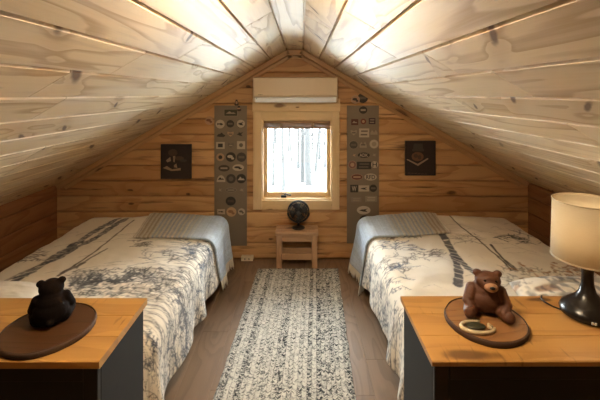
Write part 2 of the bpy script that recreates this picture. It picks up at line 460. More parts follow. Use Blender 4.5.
# ------------------------------------------------------------------ window
win = thing('window_1', None, None, ((WX0+WX1)/2, D, WZ0)); win['kind'] = 'structure'
bm = new_bm(); yc0, yc1 = D-0.026, D-0.002             # casing boards
CO0, CO1, CT, CB = -0.486, 0.372, 1.575, 0.497
board(bm, (CO0, yc0, CB), (WX0+.004, yc1, 1.468), 2); board(bm, (WX1-.004, yc0, CB), (CO1, yc1, 1.468), 2)
board(bm, (WX0+.005, yc0, CB), (WX1-.005, yc1, WZ0+.004), 0)
board(bm, (WX0+.005, yc0, WZ1-.004), (WX1-.005, yc1, 1.468), 0)
board(bm, (CO0-.006, yc0-.004, 1.470), (CO1+.006, yc1, 1.60), 0)
finish('casing', bm, M['casing'], win)
bm = new_bm(); t_ = 0.014                              # jamb liner
board(bm, (WX0, D-.002, WZ0), (WX0+t_, D+.13, WZ1), 2); board(bm, (WX1-t_, D-.002, WZ0), (WX1, D+.13, WZ1), 2)
board(bm, (WX0+t_, D-.002, WZ1-t_), (WX1-t_, D+.13, WZ1), 0); board(bm, (WX0+t_, D-.002, WZ0), (WX1-t_, D+.13, WZ0+t_), 0)
finish('jamb', bm, M['casing'], win)
bm = new_bm(); sx0, sx1, sz0, sz1 = WX0+t_, WX1-t_, WZ0+t_, WZ1-t_; sw = 0.038; y0, y1 = D+.075, D+.115
board(bm, (sx0, y0, sz0), (sx0+sw, y1, sz1), 2, .006); board(bm, (sx1-sw, y0, sz0), (sx1, y1, sz1), 2, .006)
board(bm, (sx0+sw, y0, sz1-sw), (sx1-sw, y1, sz1), 0, .006); board(bm, (sx0+sw, y0, sz0), (sx1-sw, y1, sz0+sw+.01), 0, .006)
sash = finish('sash', bm, M['casing'], win)
bm = new_bm(); rbox(bm, (sx0+sw-.004, D+.093, sz0+sw), (sx1-sw+.004, D+.097, sz1-sw+.004), 0)
finish('pane', bm, M['glass'], sash)
hx, hz = at_y(284.5, 194, D+.06)
bm = new_bm()
rbox(bm, (hx-.035, D+.035, WZ0+t_), (hx+.02, D+.072, WZ0+t_+.022), .006)
tube(bm, [(hx, D+.05, WZ0+.035), (hx+.01, D+.035, WZ0+.055), (hx+.03, D+.03, WZ0+.05), (hx+.052, D+.03, WZ0+.043)], .006)
ellip(bm, (hx+.058, D+.03, WZ0+.043), (.011, .008, .008))
finish('crank_handle', bm, M['black'], win)['label'] = 'black folding crank handle'

bl = thing('window_blind', 'brown slatted blind drawn up tight under the head of the window', 'blind', ((WX0+WX1)/2, D+.03, 1.31))
bm = new_bm(); board(bm, (WX0+.02, D+.012, 1.352), (WX1-.02, D+.052, 1.373), 0, .002); finish('head_rail', bm, M['blind'], bl)
bm = new_bm()
for k in range(7): rbox(bm, (WX0+.022, D+.008, 1.310+k*.0058), (WX1-.022, D+.056, 1.3135+k*.0058), .001, 1)
finish('slats', bm, M['blind'], bl)
bm = new_bm(); board(bm, (WX0+.021, D+.008, 1.297), (WX1-.021, D+.056, 1.309), 0, .003); finish('bottom_rail', bm, M['blind'], bl)
for px in (281, 312.5):
    bx_ = at_y(px, 125)[0]
    bm = new_bm(); rbox(bm, (bx_-.013, D+.002, 1.308), (bx_+.013, D+.0075, 1.350), .002, 1)
    rbox(bm, (bx_-.006, D+.000, 1.300), (bx_+.006, D+.0075, 1.3075), .002, 1)
    finish('clip', bm, M['steel'], bl)['label'] = 'bright metal clip'

# ------------------------------------------------------------------ outside: snow and bare trees
GZ = -2.7; LY = 1.25
bm = new_bm(); n = 40; g = []
for i in range(n+1):
    row = []
    for j in range(n+1):
        X = -40+80*i/n; Y = D+1.2+75*(j/n)**1.5
        z = GZ+0.25*mnoise.noise((X*.15, Y*.15, 0))+max(0, X-1)*0.03
        row.append(bm.verts.new((X, Y, z)))
    g.append(row)
for i in range(n):
    for j in range(n): bm.faces.new((g[i][j], g[i+1][j], g[i+1][j+1], g[i][j+1]))
struct(finish('snowy_ground', bm, M['snow'], smooth=True))
trees = [  # px of trunk, px row of its foot, width px, lean, label
 (273, 186, 2.0, .02, 'thin grey trunk close to the left edge of the window'),
 (283.5, 192, 2.8, .00, 'bare trunk at the left third of the window running full height'),
 (292, 162, 1.6, -.06, 'leaning forked sapling between the two left tree trunks'),
 (279, 158, 1.3, .02, 'faint far sapling just left of the left third trunk'),
 (298.5, 168, 2.4, .01, 'slim trunk just left of the window centre'),
 (302.5, 183, 4.0, .01, 'grey trunk at the centre of the window view'),
 (308.5, 186, 6.5, -.02, 'thickest frosted trunk right of the window centre'),
 (316.5, 172, 3.0, .04, 'slanting trunk at the right third of the window'),
 (320, 160, 2.2, .00, 'farther trunk behind the slanting one on the right'),
 (325, 168, 2.0, .01, 'thin trunk close to the right edge of the window'),
 (288.5, 150, 1.5, .03, 'far faint trunk between the left third trunk and the forked sapling'),
 (276, 143, 1.6, -.02, 'farthest faint trunk in the upper left of the window'),
 (312.8, 150, 1.5, .00, 'far faint trunk just right of the thickest one'),
 (295, 145, 1.4, .02, 'far faint trunk behind the slim one left of centre'),
]
for (px, py, wpx, lean, lab) in trees:
    X, Y = at_z(px, py, GZ); r = 1.55*wpx/F*Y/2 if wpx < 3 else 1.2*wpx/F*Y/2
    bm = new_bm(); H = 11+random.uniform(-1, 2)
    rr = random.Random(int(px*10))
    pts = [(X+lean*h+0.10*mnoise.noise((h*.35, px, 0)), Y+0.1*mnoise.noise((h*.35, px, 5)), GZ-.3+h) for h in [H*k/12 for k in range(13)]]
    tube(bm, pts, [r*(1.15 if k == 0 else 1-.055*k) for k in range(13)], 8)
    for b in range(26):
        h = rr.uniform(.14, .95); k = h*12; p = Vector(pts[int(k)]); a = rr.uniform(0, 2*PI); L = rr.uniform(.6, 2.2)*(1.15-h)
        d = Vector((math.cos(a), math.sin(a)*.6, rr.uniform(.2, .9)))
        q = [p+d*L*s+Vector((0, 0, -.15*L*s*s)) for s in (0, .35, .7, 1)]
        rb = max(.022, r*.26)
        tube(bm, q, [rb, rb*.75, rb*.5, rb*.25], 5)
        e = q[2]+Vector((rr.uniform(-.5, .5), rr.uniform(-.3, .3), rr.uniform(.1, .5)))*L*.5
        tube(bm, [q[1], (q[1]+e)/2+Vector((0, 0, .03)), e], [rb*.5, rb*.4, rb*.2], 4)
    tag(finish('bare_tree', bm, M['tree']), lab, 'tree', 'bare trees outside the window')

# ------------------------------------------------------------------ air conditioner
y = D-.19; ax0 = (252.5-CX)/F*y; ax1 = (338-CX)/F*y
az1 = EYE-(77.2-CY)/F*y; az0 = EYE-(102.4-CY)/F*y
ac = thing('air_conditioner', 'white wall-mounted air conditioner above the window, warm light tinted into it', 'air conditioner', ((ax0+ax1)/2, D, az0))
bm = new_bm()                                          # rounded housing, profile in (y,z)
hh = az1-az0
prof = [(0, 0), (-.10, .0), (-.135, .012), (-.15, .035), (-.17, .05), (-.172, hh-.012), (-.160, hh), (0, hh)]
vs0 = [bm.verts.new((ax0, D-.005+p[0], az0+p[1])) for p in prof]; vs1 = [bm.verts.new((ax1, D-.005+p[0], az0+p[1])) for p in prof]
for k in range(len(prof)): bm.faces.new((vs0[k], vs0[(k+1) % 8], vs1[(k+1) % 8], vs1[k]))
bm.faces.new(vs0); bm.faces.new(list(reversed(vs1)))
bevel(finish('housing', bm, M['ac'], ac), .006, 3)
bm = new_bm(); rbox(bm, (ax0+.004, D-.192, az0+.058), (ax1-.004, D-.178, az1-.004), .006)
fp = finish('front_panel', bm, M['ac'], ac, smooth=False)
bm = new_bm()
for k in range(5): rbox(bm, (ax0+.055+k*.009, D-.1935, az0+.070), (ax0+.061+k*.009, D-.1918, az0+.075), 0)
finish('badge', bm, M['fan_grey'], fp)['label'] = 'tiny dark maker mark at lower left'
bm = new_bm()
pl = [(-.190, .046), (-.183, .052), (-.125, .004), (-.135, -.002)]
a_ = [bm.verts.new((ax0+.022, D+p[0], az0+p[1])) for p in pl]; b_ = [bm.verts.new((ax1-.016, D+p[0], az0+p[1])) for p in pl]
for k in range(4): bm.faces.new((a_[k], a_[(k+1) % 4], b_[(k+1) % 4], b_[k]))
bm.faces.new(a_); bm.faces.new(list(reversed(b_)))
finish('louver', bm, M['ac_white'], ac)['label'] = 'white louver flap along the bottom'
bm = new_bm(); ellip(bm, (ax0+.036, D-.181, az0+.036), (.004, .003, .004)); finish('indicator_lens', bm, M['fan_grey'], ac)

# ------------------------------------------------------------------ sticker panels and stickers
def poly(bm, pts, y, th, mat):
    """flat badge piece: outline in (x,z), from y (front) back to y+th"""
    a = [bm.verts.new((p[0], y, p[1])) for p in pts]; b = [bm.verts.new((p[0], y+th, p[1])) for p in pts]
    fs = [bm.faces.new(a), bm.faces.new(list(reversed(b)))]
    for k in range(len(pts)):
        j = (k+1) % len(pts); fs.append(bm.faces.new((a[k], b[k], b[j], a[j])))
    for f in fs: f.material_index = mat
def oval(cx, cz, rx, rz, n=28, a0=0, a1=2*PI): return [(cx+rx*math.cos(a0+(a1-a0)*k/n), cz+rz*math.sin(a0+(a1-a0)*k/n)) for k in range(n if a1-a0 > 6.2 else n+1)]
def rect(cx, cz, w, h): return [(cx-w/2, cz-h/2), (cx+w/2, cz-h/2), (cx+w/2, cz+h/2), (cx-w/2, cz+h/2)]
INK = {}
def ink(col):
    k = tuple(col)
    if k not in INK: INK[k] = plain('sticker_print_%d' % len(INK), col, 0.4, var=0.08, scale=120)
    return INK[k]
LIGHT, DARK, TAN, GREY, RED, GREEN, PALE = (.50, .42, .31), (.035, .028, .022), (.46, .29, .17), (.14, .115, .085), (.16, .035, .022), (.05, .05, .028), (.34, .28, .20)
def letters(bm, txt, cx, cz, h, y, mat, wid=None):
    cu = bpy.data.curves.new('t', 'FONT'); cu.body = txt; cu.size = 1.0; cu.offset = .012; cu.align_x = 'CENTER'; cu.resolution_u = 3
    ob = bpy.data.objects.new('t', cu); C.objects.link(ob)
    dg = bpy.context.evaluated_depsgraph_get(); me = bpy.data.meshes.new_from_object(ob.evaluated_get(dg))
    bpy.data.objects.remove(ob); bpy.data.curves.remove(cu)
    xs = [v.co.x for v in me.vertices]; ys = [v.co.y for v in me.vertices]
    sy = h/(max(ys)-min(ys)); sx = (wid/(max(xs)-min(xs))) if wid else sy
    mx, my = (max(xs)+min(xs))/2, (max(ys)+min(ys))/2
    vm = [bm.verts.new((cx+(v.co.x-mx)*sx, y, cz+(v.co.y-my)*sy)) for v in me.vertices]
    for p in me.polygons:
        try: f = bm.faces.new([vm[i] for i in p.vertices]); f.material_index = mat
        except ValueError: pass
    bpy.data.meshes.remove(me)

panels = {}
for nm, x0, x1, z1, z0, lab in (('L', 214.5, 247, 105.5, 245.5, 'tall grey metal panel of stickers left of the window'),
                                ('R', 346.8, 378.8, 105.5, 243, 'tall grey metal panel of stickers right of the window')):
    X0, Z1 = at_y(x0, z1); X1, Z0 = at_y(x1, z0)
    bm = new_bm(); rbox(bm, (X0, D-.009, Z0), (X1, D+.002, Z1), .001, 1)
    tag(finish('metal_panel', bm, M['grey_metal']), lab, 'panel', 'sticker panels beside the window')
YS = D-.0087
def sticker(px, py, w, h, shape, col, label, mark=None, mcol=DARK, rim=None, side='L', onwood=False, text=None, name='sticker'):
    s = D/F; cx, cz = at_y(px, py); w *= s; h *= s
    y = YS if not onwood else D-.0005
    bm = new_bm(); mats = [ink(col), ink(mcol), ink(rim or col)]
    y1 = y-.0022
    if shape == 'o': out = oval(cx, cz, w/2, h/2)
    elif shape == 'r': out = rect(cx, cz, w, h)
    elif shape == 'half': out = oval(cx, cz-h/2, w/2, h, 20, 0, PI)
    elif shape == 'mount': out = [(cx-w/2, cz-h*.35), (cx-w*.2, cz-h*.5), (cx+w*.3, cz-h*.5), (cx+w/2, cz-h*.15), (cx+w*.25, cz+h*.1), (cx+w*.05, cz+h*.5), (cx-w*.1, cz+h*.2), (cx-w*.3, cz+h*.15)]
    elif shape == 'bird': out = [(cx-w/2, cz-h*.1), (cx-w*.1, cz-h*.35), (cx+w*.4, cz-h*.5), (cx+w*.15, cz-h*.05), (cx+w/2, cz+h*.4), (cx, cz+h*.2), (cx-w*.2, cz+h*.5), (cx-w*.2, cz+h*.15)]
    elif shape == 'crest': out = [(cx-w/2, cz+h/2), (cx-w/2, cz), (cx, cz-h/2), (cx+w/2, cz), (cx+w/2, cz+h/2), (cx, cz+h*.3)]
    elif shape == 'drop': out = [(cx-w*.5, cz-h*.3), (cx-w*.3, cz-h*.5), (cx+w*.3, cz-h*.5), (cx+w*.5, cz-h*.3), (cx+w*.15, cz+h*.5), (cx-w*.15, cz+h*.5)]
    elif shape == 'peaks': out = [(cx-w/2, cz-h/2), (cx+w/2, cz-h/2), (cx+w/2, cz-h*.1), (cx+w*.28, cz+h/2), (cx+w*.02, cz-h*.05), (cx-w*.25, cz+h*.45), (cx-w*.5, cz)]
    poly(bm, out, y1, .002, 2 if rim else 0)
    if rim:
        kx, kz = (1-.0032/w*2), (1-.0032/h*2)
        poly(bm, [(cx+(p[0]-cx)*kx, cz+(p[1]-cz)*kz) for p in out], y1-.0004, .0004, 0)
    y2 = y1-.0008
    if mark == 'bird': poly(bm, [(cx-w*.34, cz-h*.02), (cx-w*.05, cz-h*.16), (cx+w*.30, cz-h*.2), (cx+w*.12, cz), (cx+w*.32, cz+h*.22), (cx+w*.02, cz+h*.1), (cx-w*.12, cz+h*.1)], y2, .0004, 1)
    if mark == 'fish': poly(bm, [(cx-w*.36, cz+h*.12), (cx-w*.3, cz), (cx-w*.36, cz-h*.12), (cx-w*.12, cz-h*.03), (cx+w*.12, cz-h*.16), (cx+w*.36, cz-h*.02), (cx+w*.1, cz+h*.14), (cx-w*.12, cz+h*.07)], y2, .0004, 1)
    if mark == 'dot': poly(bm, oval(cx, cz, w*.25, h*.25, 16), y2, .0004, 1)
    if mark == 'bar': poly(bm, rect(cx, cz, w*.62, h*.25), y2, .0004, 1)
    if mark == 'bars':
        for k in (-1, 1): poly(bm, rect(cx+k*w*.02, cz+k*h*.2, w*.66, h*.16), y2, .0004, 1)
    if mark == 'box': poly(bm, rect(cx, cz, w*.55, h*.55), y2, .0004, 1)
    if mark == 'peak': poly(bm, [(cx-w*.38, cz-h*.16), (cx+w*.38, cz-h*.16), (cx+w*.2, cz+h*.05), (cx+w*.08, cz-h*.02), (cx-w*.1, cz+h*.22), (cx-w*.25, cz)], y2, .0004, 1)
    if mark == 'swirl':
        poly(bm, oval(cx-w*.08, cz+h*.05, w*.28, h*.16, 14), y2, .0004, 1); poly(bm, oval(cx+w*.18, cz-h*.15, w*.16, h*.12, 12), y2, .0004, 1)
    if text: letters(bm, text, cx, cz, h*(.60 if len(text) > 1 else .68), y2, 1, w*(.72 if len(text) > 1 else .6))
    return tag(finish(name, bm, mats), label, 'sticker', 'stickers on the %s panel' % ('left' if side == 'L' else 'right') if not onwood else 'badges pinned to the wood wall')

L_, R_ = 'left panel', 'right panel'
sticker(231, 112.6, 13.5, 7, 'r', GREEN, 'dark green rectangular sign at the top of the left panel', 'peak', PALE, rim=PALE)
sticker(236.6, 102.6, 4.6, 6, 'drop', (.05, .03, .02), 'dark acorn shaped badge on the wood above the left panel', 'dot', TAN, onwood=True)
sticker(239, 108.4, 5, 5.4, 'drop', (.045, .028, .02), 'small dark badge overlapping top right corner of left panel', 'bar', TAN)
sticker(209.3, 120.6, 8.6, 8.6, 'o', TAN, 'pinkish tan round badge on the wood left of the left panel', 'swirl', (.2, .09, .05), onwood=True)
sticker(220.4, 124, 9, 8.6, 'o', LIGHT, 'cream disc with dark fish, first row of the left panel', 'fish')
sticker(230.5, 123.7, 7.6, 7.4, 'o', DARK, 'dark disc between two light discs, first row of left panel', 'bar', GREY)
sticker(241, 123.6, 9, 8.8, 'o', LIGHT, 'cream disc with black rim, right end of first row, left panel', 'bird', rim=DARK)
sticker(221.3, 134.6, 9, 4.4, 'mount', DARK, 'black mountain shaped sticker, second row of the left panel')
sticker(230.7, 134, 6, 5, 'crest', TAN, 'small tan crest in the second row of the left panel', 'bar', GREY)
sticker(240.2, 133.8, 6.6, 4.6, 'bird', DARK, 'black flying bird cut-out, second row of left panel')
sticker(220.6, 145.3, 8.6, 6.8, 'r', LIGHT, 'cream rectangle with dark picture at left of third row, left panel', 'box')
sticker(231, 145.3, 5.4, 5, 'crest', GREY, 'faint grey crest between two cream rectangles, left panel', 'bar', PALE)
sticker(241.2, 145, 8, 7.8, 'r', LIGHT, 'cream square with grey print at right of third row, left panel', 'dot', GREY)
sticker(220.6, 157, 8, 7.8, 'o', TAN, 'tan disc with dark centre at left of fourth row, left panel', 'dot')
sticker(231, 156.8, 10, 9.6, 'o', DARK, 'black disc with white splash in the fourth row, left panel', 'swirl', LIGHT)
sticker(241.6, 157, 9.6, 9.4, 'o', (.06, .05, .04), 'dark disc at right of fourth row, left panel', 'bar', GREY)
sticker(224.2, 168, 11.2, 6.6, 'o', (.06, .045, .03), 'dark oval beside a cream oval, fifth row of left panel', 'bar', PALE)
sticker(238.4, 167.4, 11.4, 6.6, 'o', LIGHT, 'cream oval with dark spot, fifth row of left panel', 'swirl')
sticker(221.2, 178.4, 8.6, 6.6, 'half', LIGHT, 'cream half-moon at left of sixth row, left panel', 'peak')
sticker(231.2, 178.5, 9.6, 9.4, 'o', (.055, .045, .035), 'dark disc in the middle of the sixth row, left panel', 'dot', GREY)
sticker(241.4, 178.4, 9.6, 9.4, 'o', DARK, 'black disc with white peaks, right of sixth row, left panel', 'peak', LIGHT)
sticker(220.4, 189.6, 3.6, 3.2, 'bird', PALE, 'tiny pale sticker at left of seventh row, left panel')
sticker(231.2, 189.8, 11, 4.4, 'o', GREY, 'outlined grey oval in the seventh row of the left panel', 'bar', PALE, rim=PALE)
sticker(242, 189.6, 4.4, 3.2, 'bird', PALE, 'tiny pale sticker at right of seventh row, left panel')
sticker(230.9, 200.8, 10, 9, 'o', DARK, 'lone dark disc in the row above the lowest, left panel', 'bar', (.09, .06, .04))
sticker(221.3, 211.4, 7.6, 5, 'r', LIGHT, 'cream rectangle at left of lowest row, left panel', 'fish')
sticker(231.6, 211.6, 9.8, 9.4, 'o', (.55, .36, .20), 'orange tan disc in the lowest row of the left panel', 'swirl', (.3, .16, .08))
sticker(241.7, 211.4, 7, 6.8, 'o', LIGHT, 'cream disc at right of lowest row, left panel', 'swirl', GREY)
K = dict(side='R')
sticker(362.7, 98, 10.4, 10, 'o', (.05, .038, .025), 'large dark disc on the wood above the right panel', 'bar', GREY, onwood=True)
o = sticker(355.4, 99.6, 8.6, 8.4, 'o', TAN, 'pinkish disc overlapping a dark disc above the right panel', 'swirl', DARK, rim=LIGHT, onwood=True); o.location.y = -.004
sticker(363, 110, 8.2, 7.4, 'o', DARK, 'dark disc with pale band alone at the top of the right panel', 'bar', PALE, **K)
sticker(354.6, 122, 7, 6, 'r', (.10, .03, .02), 'dark red rectangle with pale stripe, first row of right panel', 'peak', PALE, **K)
sticker(363.2, 121.4, 5.6, 5.6, 'o', RED, 'small reddish disc in the first row of the right panel', 'dot', TAN, **K)
sticker(371.9, 121, 6.6, 6, 'r', (.045, .02, .03), 'black rectangle with pale print, right of first row, right panel', 'bars', PALE, **K)
sticker(353.6, 132.6, 6, 5.4, 'crest', PALE, 'faint pale crest at left of second row, right panel', 'bar', GREY, **K)
sticker(364, 132.8, 10, 8.8, 'r', LIGHT, 'large cream rectangle in the second row of the right panel', 'bars', GREY, **K)
sticker(373.8, 132.2, 7, 4.6, 'peaks', PALE, 'faint pale peaks at right of second row, right panel', **K)
sticker(353.4, 144.7, 9, 8.4, 'o', (.08, .07, .05), 'dark disc with pale rim at left of third row, right panel', 'bar', GREY, rim=PALE, **K)
sticker(363, 144.6, 7, 6, 'peaks', PALE, 'grey double peak between two discs, third row, right panel', 'bar', GREY, **K)
sticker(373.8, 143.9, 9.2, 9, 'o', LIGHT, 'cream disc at right of third row, right panel', 'dot', PALE, rim=PALE, **K)
sticker(354.2, 155, 3.4, 2.8, 'bird', TAN, 'tiny tan sticker left of the black ADK oval', **K)
sticker(363.6, 155, 12, 5.4, 'o', DARK, 'black oval lettered ADK on the right panel', text='ADK', mcol=LIGHT, **K)
sticker(374.3, 154.7, 4, 3, 'bird', PALE, 'tiny pale sticker right of the black ADK oval', **K)
sticker(352.2, 164.6, 8, 8, 'o', (.22, .10, .07), 'reddish ringed disc at left of fifth row, right panel', 'dot', TAN, rim=TAN, **K)
sticker(363.8, 165.3, 14.4, 7.4, 'r', DARK, 'wide black rectangle with lines of print on right panel', 'bars', GREY, **K)
sticker(374.5, 164.4, 7.4, 6.6, 'o', LIGHT, 'cream oval with dark letter H on right panel', text='H', **K)
sticker(356.8, 176.8, 11.6, 6.2, 'o', (.15, .055, .035), 'red brown oval beside the RFD oval', 'bar', TAN, rim=TAN, **K)
sticker(370.4, 176.8, 12.4, 7, 'o', LIGHT, 'cream oval lettered RFD on the right panel', text='RFD', **K)
sticker(354, 188.3, 7.8, 7.6, 'r', DARK, 'black square with pale letter W on the right panel', text='W', mcol=LIGHT, **K)
sticker(363.7, 188.2, 10.4, 6, 'r', LIGHT, 'cream rectangle with dark mark right of the W square', 'bird', **K)
sticker(373, 188, 7.4, 7.4, 'o', DARK, 'black disc at the end of the row with the W square', 'bar', GREY, **K)
sticker(356.2, 199.4, 10, 4.6, 'r', (.25, .205, .155), 'faint grey rectangle with thin lines above the white bird oval', 'bars', PALE, **K)
sticker(371, 198.6, 11.6, 5.6, 'r', (.30, .25, .18), 'pale rectangle of thin lines, lower right of right panel', 'bars', LIGHT, **K)
sticker(363.5, 209.9, 13.6, 8.2, 'o', (.58, .52, .42), 'largest white oval with black bird, low on the right panel', 'bird', **K)
sticker(364.2, 219.6, 9.6, 9.4, 'o', DARK, 'dark disc below the white bird oval, lowest on right panel', 'dot', (.09, .06, .04), **K)

# ------------------------------------------------------------------ two dark pictures
for px0, py0, px1, py1, lab, var in ((160.6, 144.4, 191, 179, 'dark unframed print of a small figure over a pale open book, left wall side', 0),
                                     (405.5, 141, 435.8, 175.6, 'dark unframed print of a brown face in a grey hat, right wall side', 1)):
    x0, z1 = at_y(px0, py0, D-.03); x1, z0 = at_y(px1, py1, D-.03)
    bm = new_bm(); rbox(bm, (x0, D-.03, z0), (x1, D+.002, z1), .002, 1)
    W_, H_ = x1-x0, z1-z0; y = D-.0312
    P = lambda u, v: (x0+u*W_, z1-v*H_)
    if var == 0:
        poly(bm, oval(*P(.40, .24), .045, .035), y, .001, 4)
        for q in (((.18, .46), (.32, .36), (.34, .48), (.22, .52)), ((.41, .34), (.49, .34), (.46, .52), (.42, .5)), ((.44, .60), (.52, .55), (.55, .68), (.44, .66))):
            poly(bm, [P(*t) for t in q], y, .001, 1)
        poly(bm, oval(*P(.60, .40), .05, .02), y, .001, 4); poly(bm, oval(*P(.75, .47), .035, .012), y, .001, 3)
        poly(bm, [P(*t) for t in ((.07, .68), (.13, .66), (.20, .62), (.38, .72), (.66, .68), (.66, .75), (.36, .77))], y, .001, 1)
    else:
        poly(bm, [P(*t) for t in ((.28, .08), (.56, .08), (.58, .22), (.62, .25), (.60, .30), (.24, .30), (.22, .26), (.26, .22))], y, .001, 3)
        poly(bm, oval(*P(.40, .45), .06, .045), y, .001, 2); poly(bm, oval(*P(.34, .43), .022, .02), y-.0004, .001, 4); poly(bm, oval(*P(.46, .47), .018, .022), y-.0004, .001, 4)
        poly(bm, [P(*t) for t in ((.03, .54), (.07, .52), (.40, .66), (.73, .49), (.76, .52), (.41, .72))], y-.0004, .001, 1)
        for k in range(6): poly(bm, rect(*P(.12+k*.11, .93+.006*k), .025, .008), y, .001, 4)
    tag(finish('canvas_print', bm, [plain('dark_canvas', (.022, .014, .012), .5), ink((.34, .24, .16)), ink((.16, .075, .04)), ink((.05, .043, .036)), ink((.075, .045, .03))]), lab, 'picture', 'dark prints on the end wall')

# ------------------------------------------------------------------ stool, fan, box by the wall, rug
sy0, sy1, sh = 3.572, 3.775, 0.346
sx0, _ = at_z(275.3, 235, sh); sx0 = (275.3-CX)/F*sy0; sx1 = (318.3-CX)/F*sy0
st = thing('stool', 'small rustic wooden stool under the window holding the fan', 'stool', ((sx0+sx1)/2, (sy0+sy1)/2, 0))
bm = new_bm(); board(bm, (sx0, sy0, sh-.036), (sx1, (sy0+sy1)/2-.001, sh), 0, .005); board(bm, (sx0, (sy0+sy1)/2+.001, sh-.036), (sx1, sy1, sh), 0, .005)
finish('seat', bm, M['stool'], st)
lw = .052
for xx in (sx0+.008, sx1-.008-lw):
    for yy in (sy0+.012, sy1-.012-lw):
        bm = new_bm(); board(bm, (xx, yy, 0), (xx+lw, yy+lw, sh-.036), 2, .005); finish('leg', bm, M['stool'], st)
for yy in (sy0+.022, sy1-.047):
    bm = new_bm(); board(bm, (sx0+.062, yy, sh-.10), (sx1-.062, yy+.025, sh-.037), 0, .003); finish('apron', bm, M['stool'], st)
    bm = new_bm(); board(bm, (sx0+.062, yy, .075), (sx1-.062, yy+.025, .135), 0, .003); finish('stretcher', bm, M['stool'], st)
for xx in (sx0+.02, sx1-.045):
    bm = new_bm(); board(bm, (xx, sy0+.066, .08), (xx+.025, sy1-.066, .135), 1, .003); finish('stretcher', bm, M['stool'], st)

fy = 3.685; fx = (298.4-CX)/F*fy; fz = EYE-(212-CY)/F*fy; fr_ = 10.6/F*fy
fan = thing('desk_fan', 'small round black desk fan on the wooden stool', 'fan', (fx, fy, sh))
bm = new_bm()
lathe(bm, [(0, 0), (.062, 0), (.064, .006), (.055, .014), (.02, .02), (0, .021)], (fx, fy, sh), 28); finish('base', bm, M['black'], fan)
bm = new_bm()
tube(bm, [(fx, fy+.02, sh+.015), (fx, fy+.02, fz-fr_*.7)], .012)
tube(bm, [(fx+(fr_+.006)*math.sin(a)*.999, fy+.02, fz-(fr_+.006)*math.cos(a)) for a in [(-1.4+2.8*k/16) for k in range(17)]], .005, 6)
finish('stand', bm, M['black'], fan)
bm = new_bm()
for k, (ry, rr_) in enumerate(((-.045, .03), (-.042, .05), (-.036, .07), (-.026, .09), (-.012, .099), (.0, fr_), (.03, fr_), (.05, .085), (.06, .055))):
    tube(bm, [(fx+rr_*math.cos(a), fy+ry, fz+rr_*math.sin(a)) for a in [2*PI*q/36 for q in range(36)]], .0024 if rr_ < .1 else .005, 6, closed=True)
for q in range(28):
    a = 2*PI*q/28; ca, sa = math.cos(a), math.sin(a)
    tube(bm, [(fx+r*ca, fy+yy, fz+r*sa) for r, yy in ((.02, -.047), (.05, -.042), (.08, -.032), (fr_, -.006), (fr_, .03), (.085, .05), (.04, .063))], .0015, 5)
cage = finish('cage', bm, M['black'], fan)
bm = new_bm(); t2 = new_bm(); lathe(t2, [(0, 0), (.020, .001), (.022, .004), (.018, .008), (0, .009)], (0, 0, 0), 20)
merge(bm, t2, 0, Matrix.Translation((fx, fy-.043, fz)) @ Matrix.Rotation(PI/2, 4, 'X')); finish('hub_badge', bm, M['fan_grey'], cage)
bm = new_bm()
for q in range(4):
    a = PI/2*q+.3; vs = []
    rows = []
    for r in (.018, .04, .065, .088):
        row = []
        for s in (-1, 0, 1):
            aa = a+s*.55*min(1, r/.05); row.append(bm.verts.new((fx+r*math.cos(aa), fy+.008+s*.012, fz+r*math.sin(aa))))
        rows.append(row)
    for A, B in zip(rows, rows[1:]):
        for k in range(2): bm.faces.new((A[k], A[k+1], B[k+1], B[k])).smooth = True
    ob = None
bl_ = finish('blades', bm, M['fan_grey'], fan); md = bl_.modifiers.new('t', 'SOLIDIFY'); md.thickness = .003
bm = new_bm(); t2 = new_bm(); lathe(t2, [(0, -.02), (.025, -.02), (.036, 0), (.038, .03), (.03, .048), (0, .05)], (0, 0, 0), 24)
merge(bm, t2, 0, Matrix.Translation((fx, fy+.03, fz)) @ Matrix.Rotation(-PI/2, 4, 'X')); finish('motor', bm, M['black'], fan)

bx0, bx1 = (241-CX)/F*3.74, (253-CX)/F*3.74
bm = new_bm(); rbox(bm, (bx0, 3.735, .0), (bx1, 3.79, .044), .005)
for k in (-1, 1): rbox(bm, ((bx0+bx1)/2+k*.02-.004, 3.7335, .014), ((bx0+bx1)/2+k*.02+.004, 3.7355, .03), 0, mat=1)
tag(finish('outlet_box', bm, [M['cream'], M['fan_grey']]), 'small cream box on the floor at the wall, right of the left bed', 'outlet box')

bm = new_bm(); uvl = bm.loops.layers.uv['UVMap']
rl0, rr0 = at_z(258, 268.8, .01), at_z(338.0, 268.4, .01); rl1, rr1 = at_z(213, 400, .01), at_z(355.5, 400, .01)
def ext(p, q, t): return (p[0]+(q[0]-p[0])*t, p[1]+(q[1]-p[1])*t)
T = 1.5; A, B, Cc, Dd = rl0, rr0, ext(rr0, rr1, T), ext(rl0, rl1, T)
nu, nv = 40, 130; grid = []
for j in range(nv+1):
    row = []
    for i in range(nu+1):
        s, t = i/nu, j/nv
        l = ext(A, Dd, t); r = ext(B, Cc, t)
        wob = 0.006*mnoise.noise((t*22, 3 if s < .5 else 9, 0))*abs(2*s-1)**4
        px, py = l[0]+(r[0]-l[0])*s+wob, l[1]+(r[1]-l[1])*s
        z = .011+.0025*math.sin(s*PI*30)*(0 < i < nu)+.002*mnoise.noise((px*6, py*6, 0))
        row.append((bm.verts.new((px, py, z)), s*.75, t*2.45))
    grid.append(row)
def q4(vs):
    f = bm.faces.new([v[0] for v in vs]); f.smooth = True
    for lp, v in zip(f.loops, vs): lp[uvl].uv = (v[1], v[2])
for j in range(nv):
    for i in range(nu): q4([grid[j][i], grid[j][i+1], grid[j+1][i+1], grid[j+1][i]])
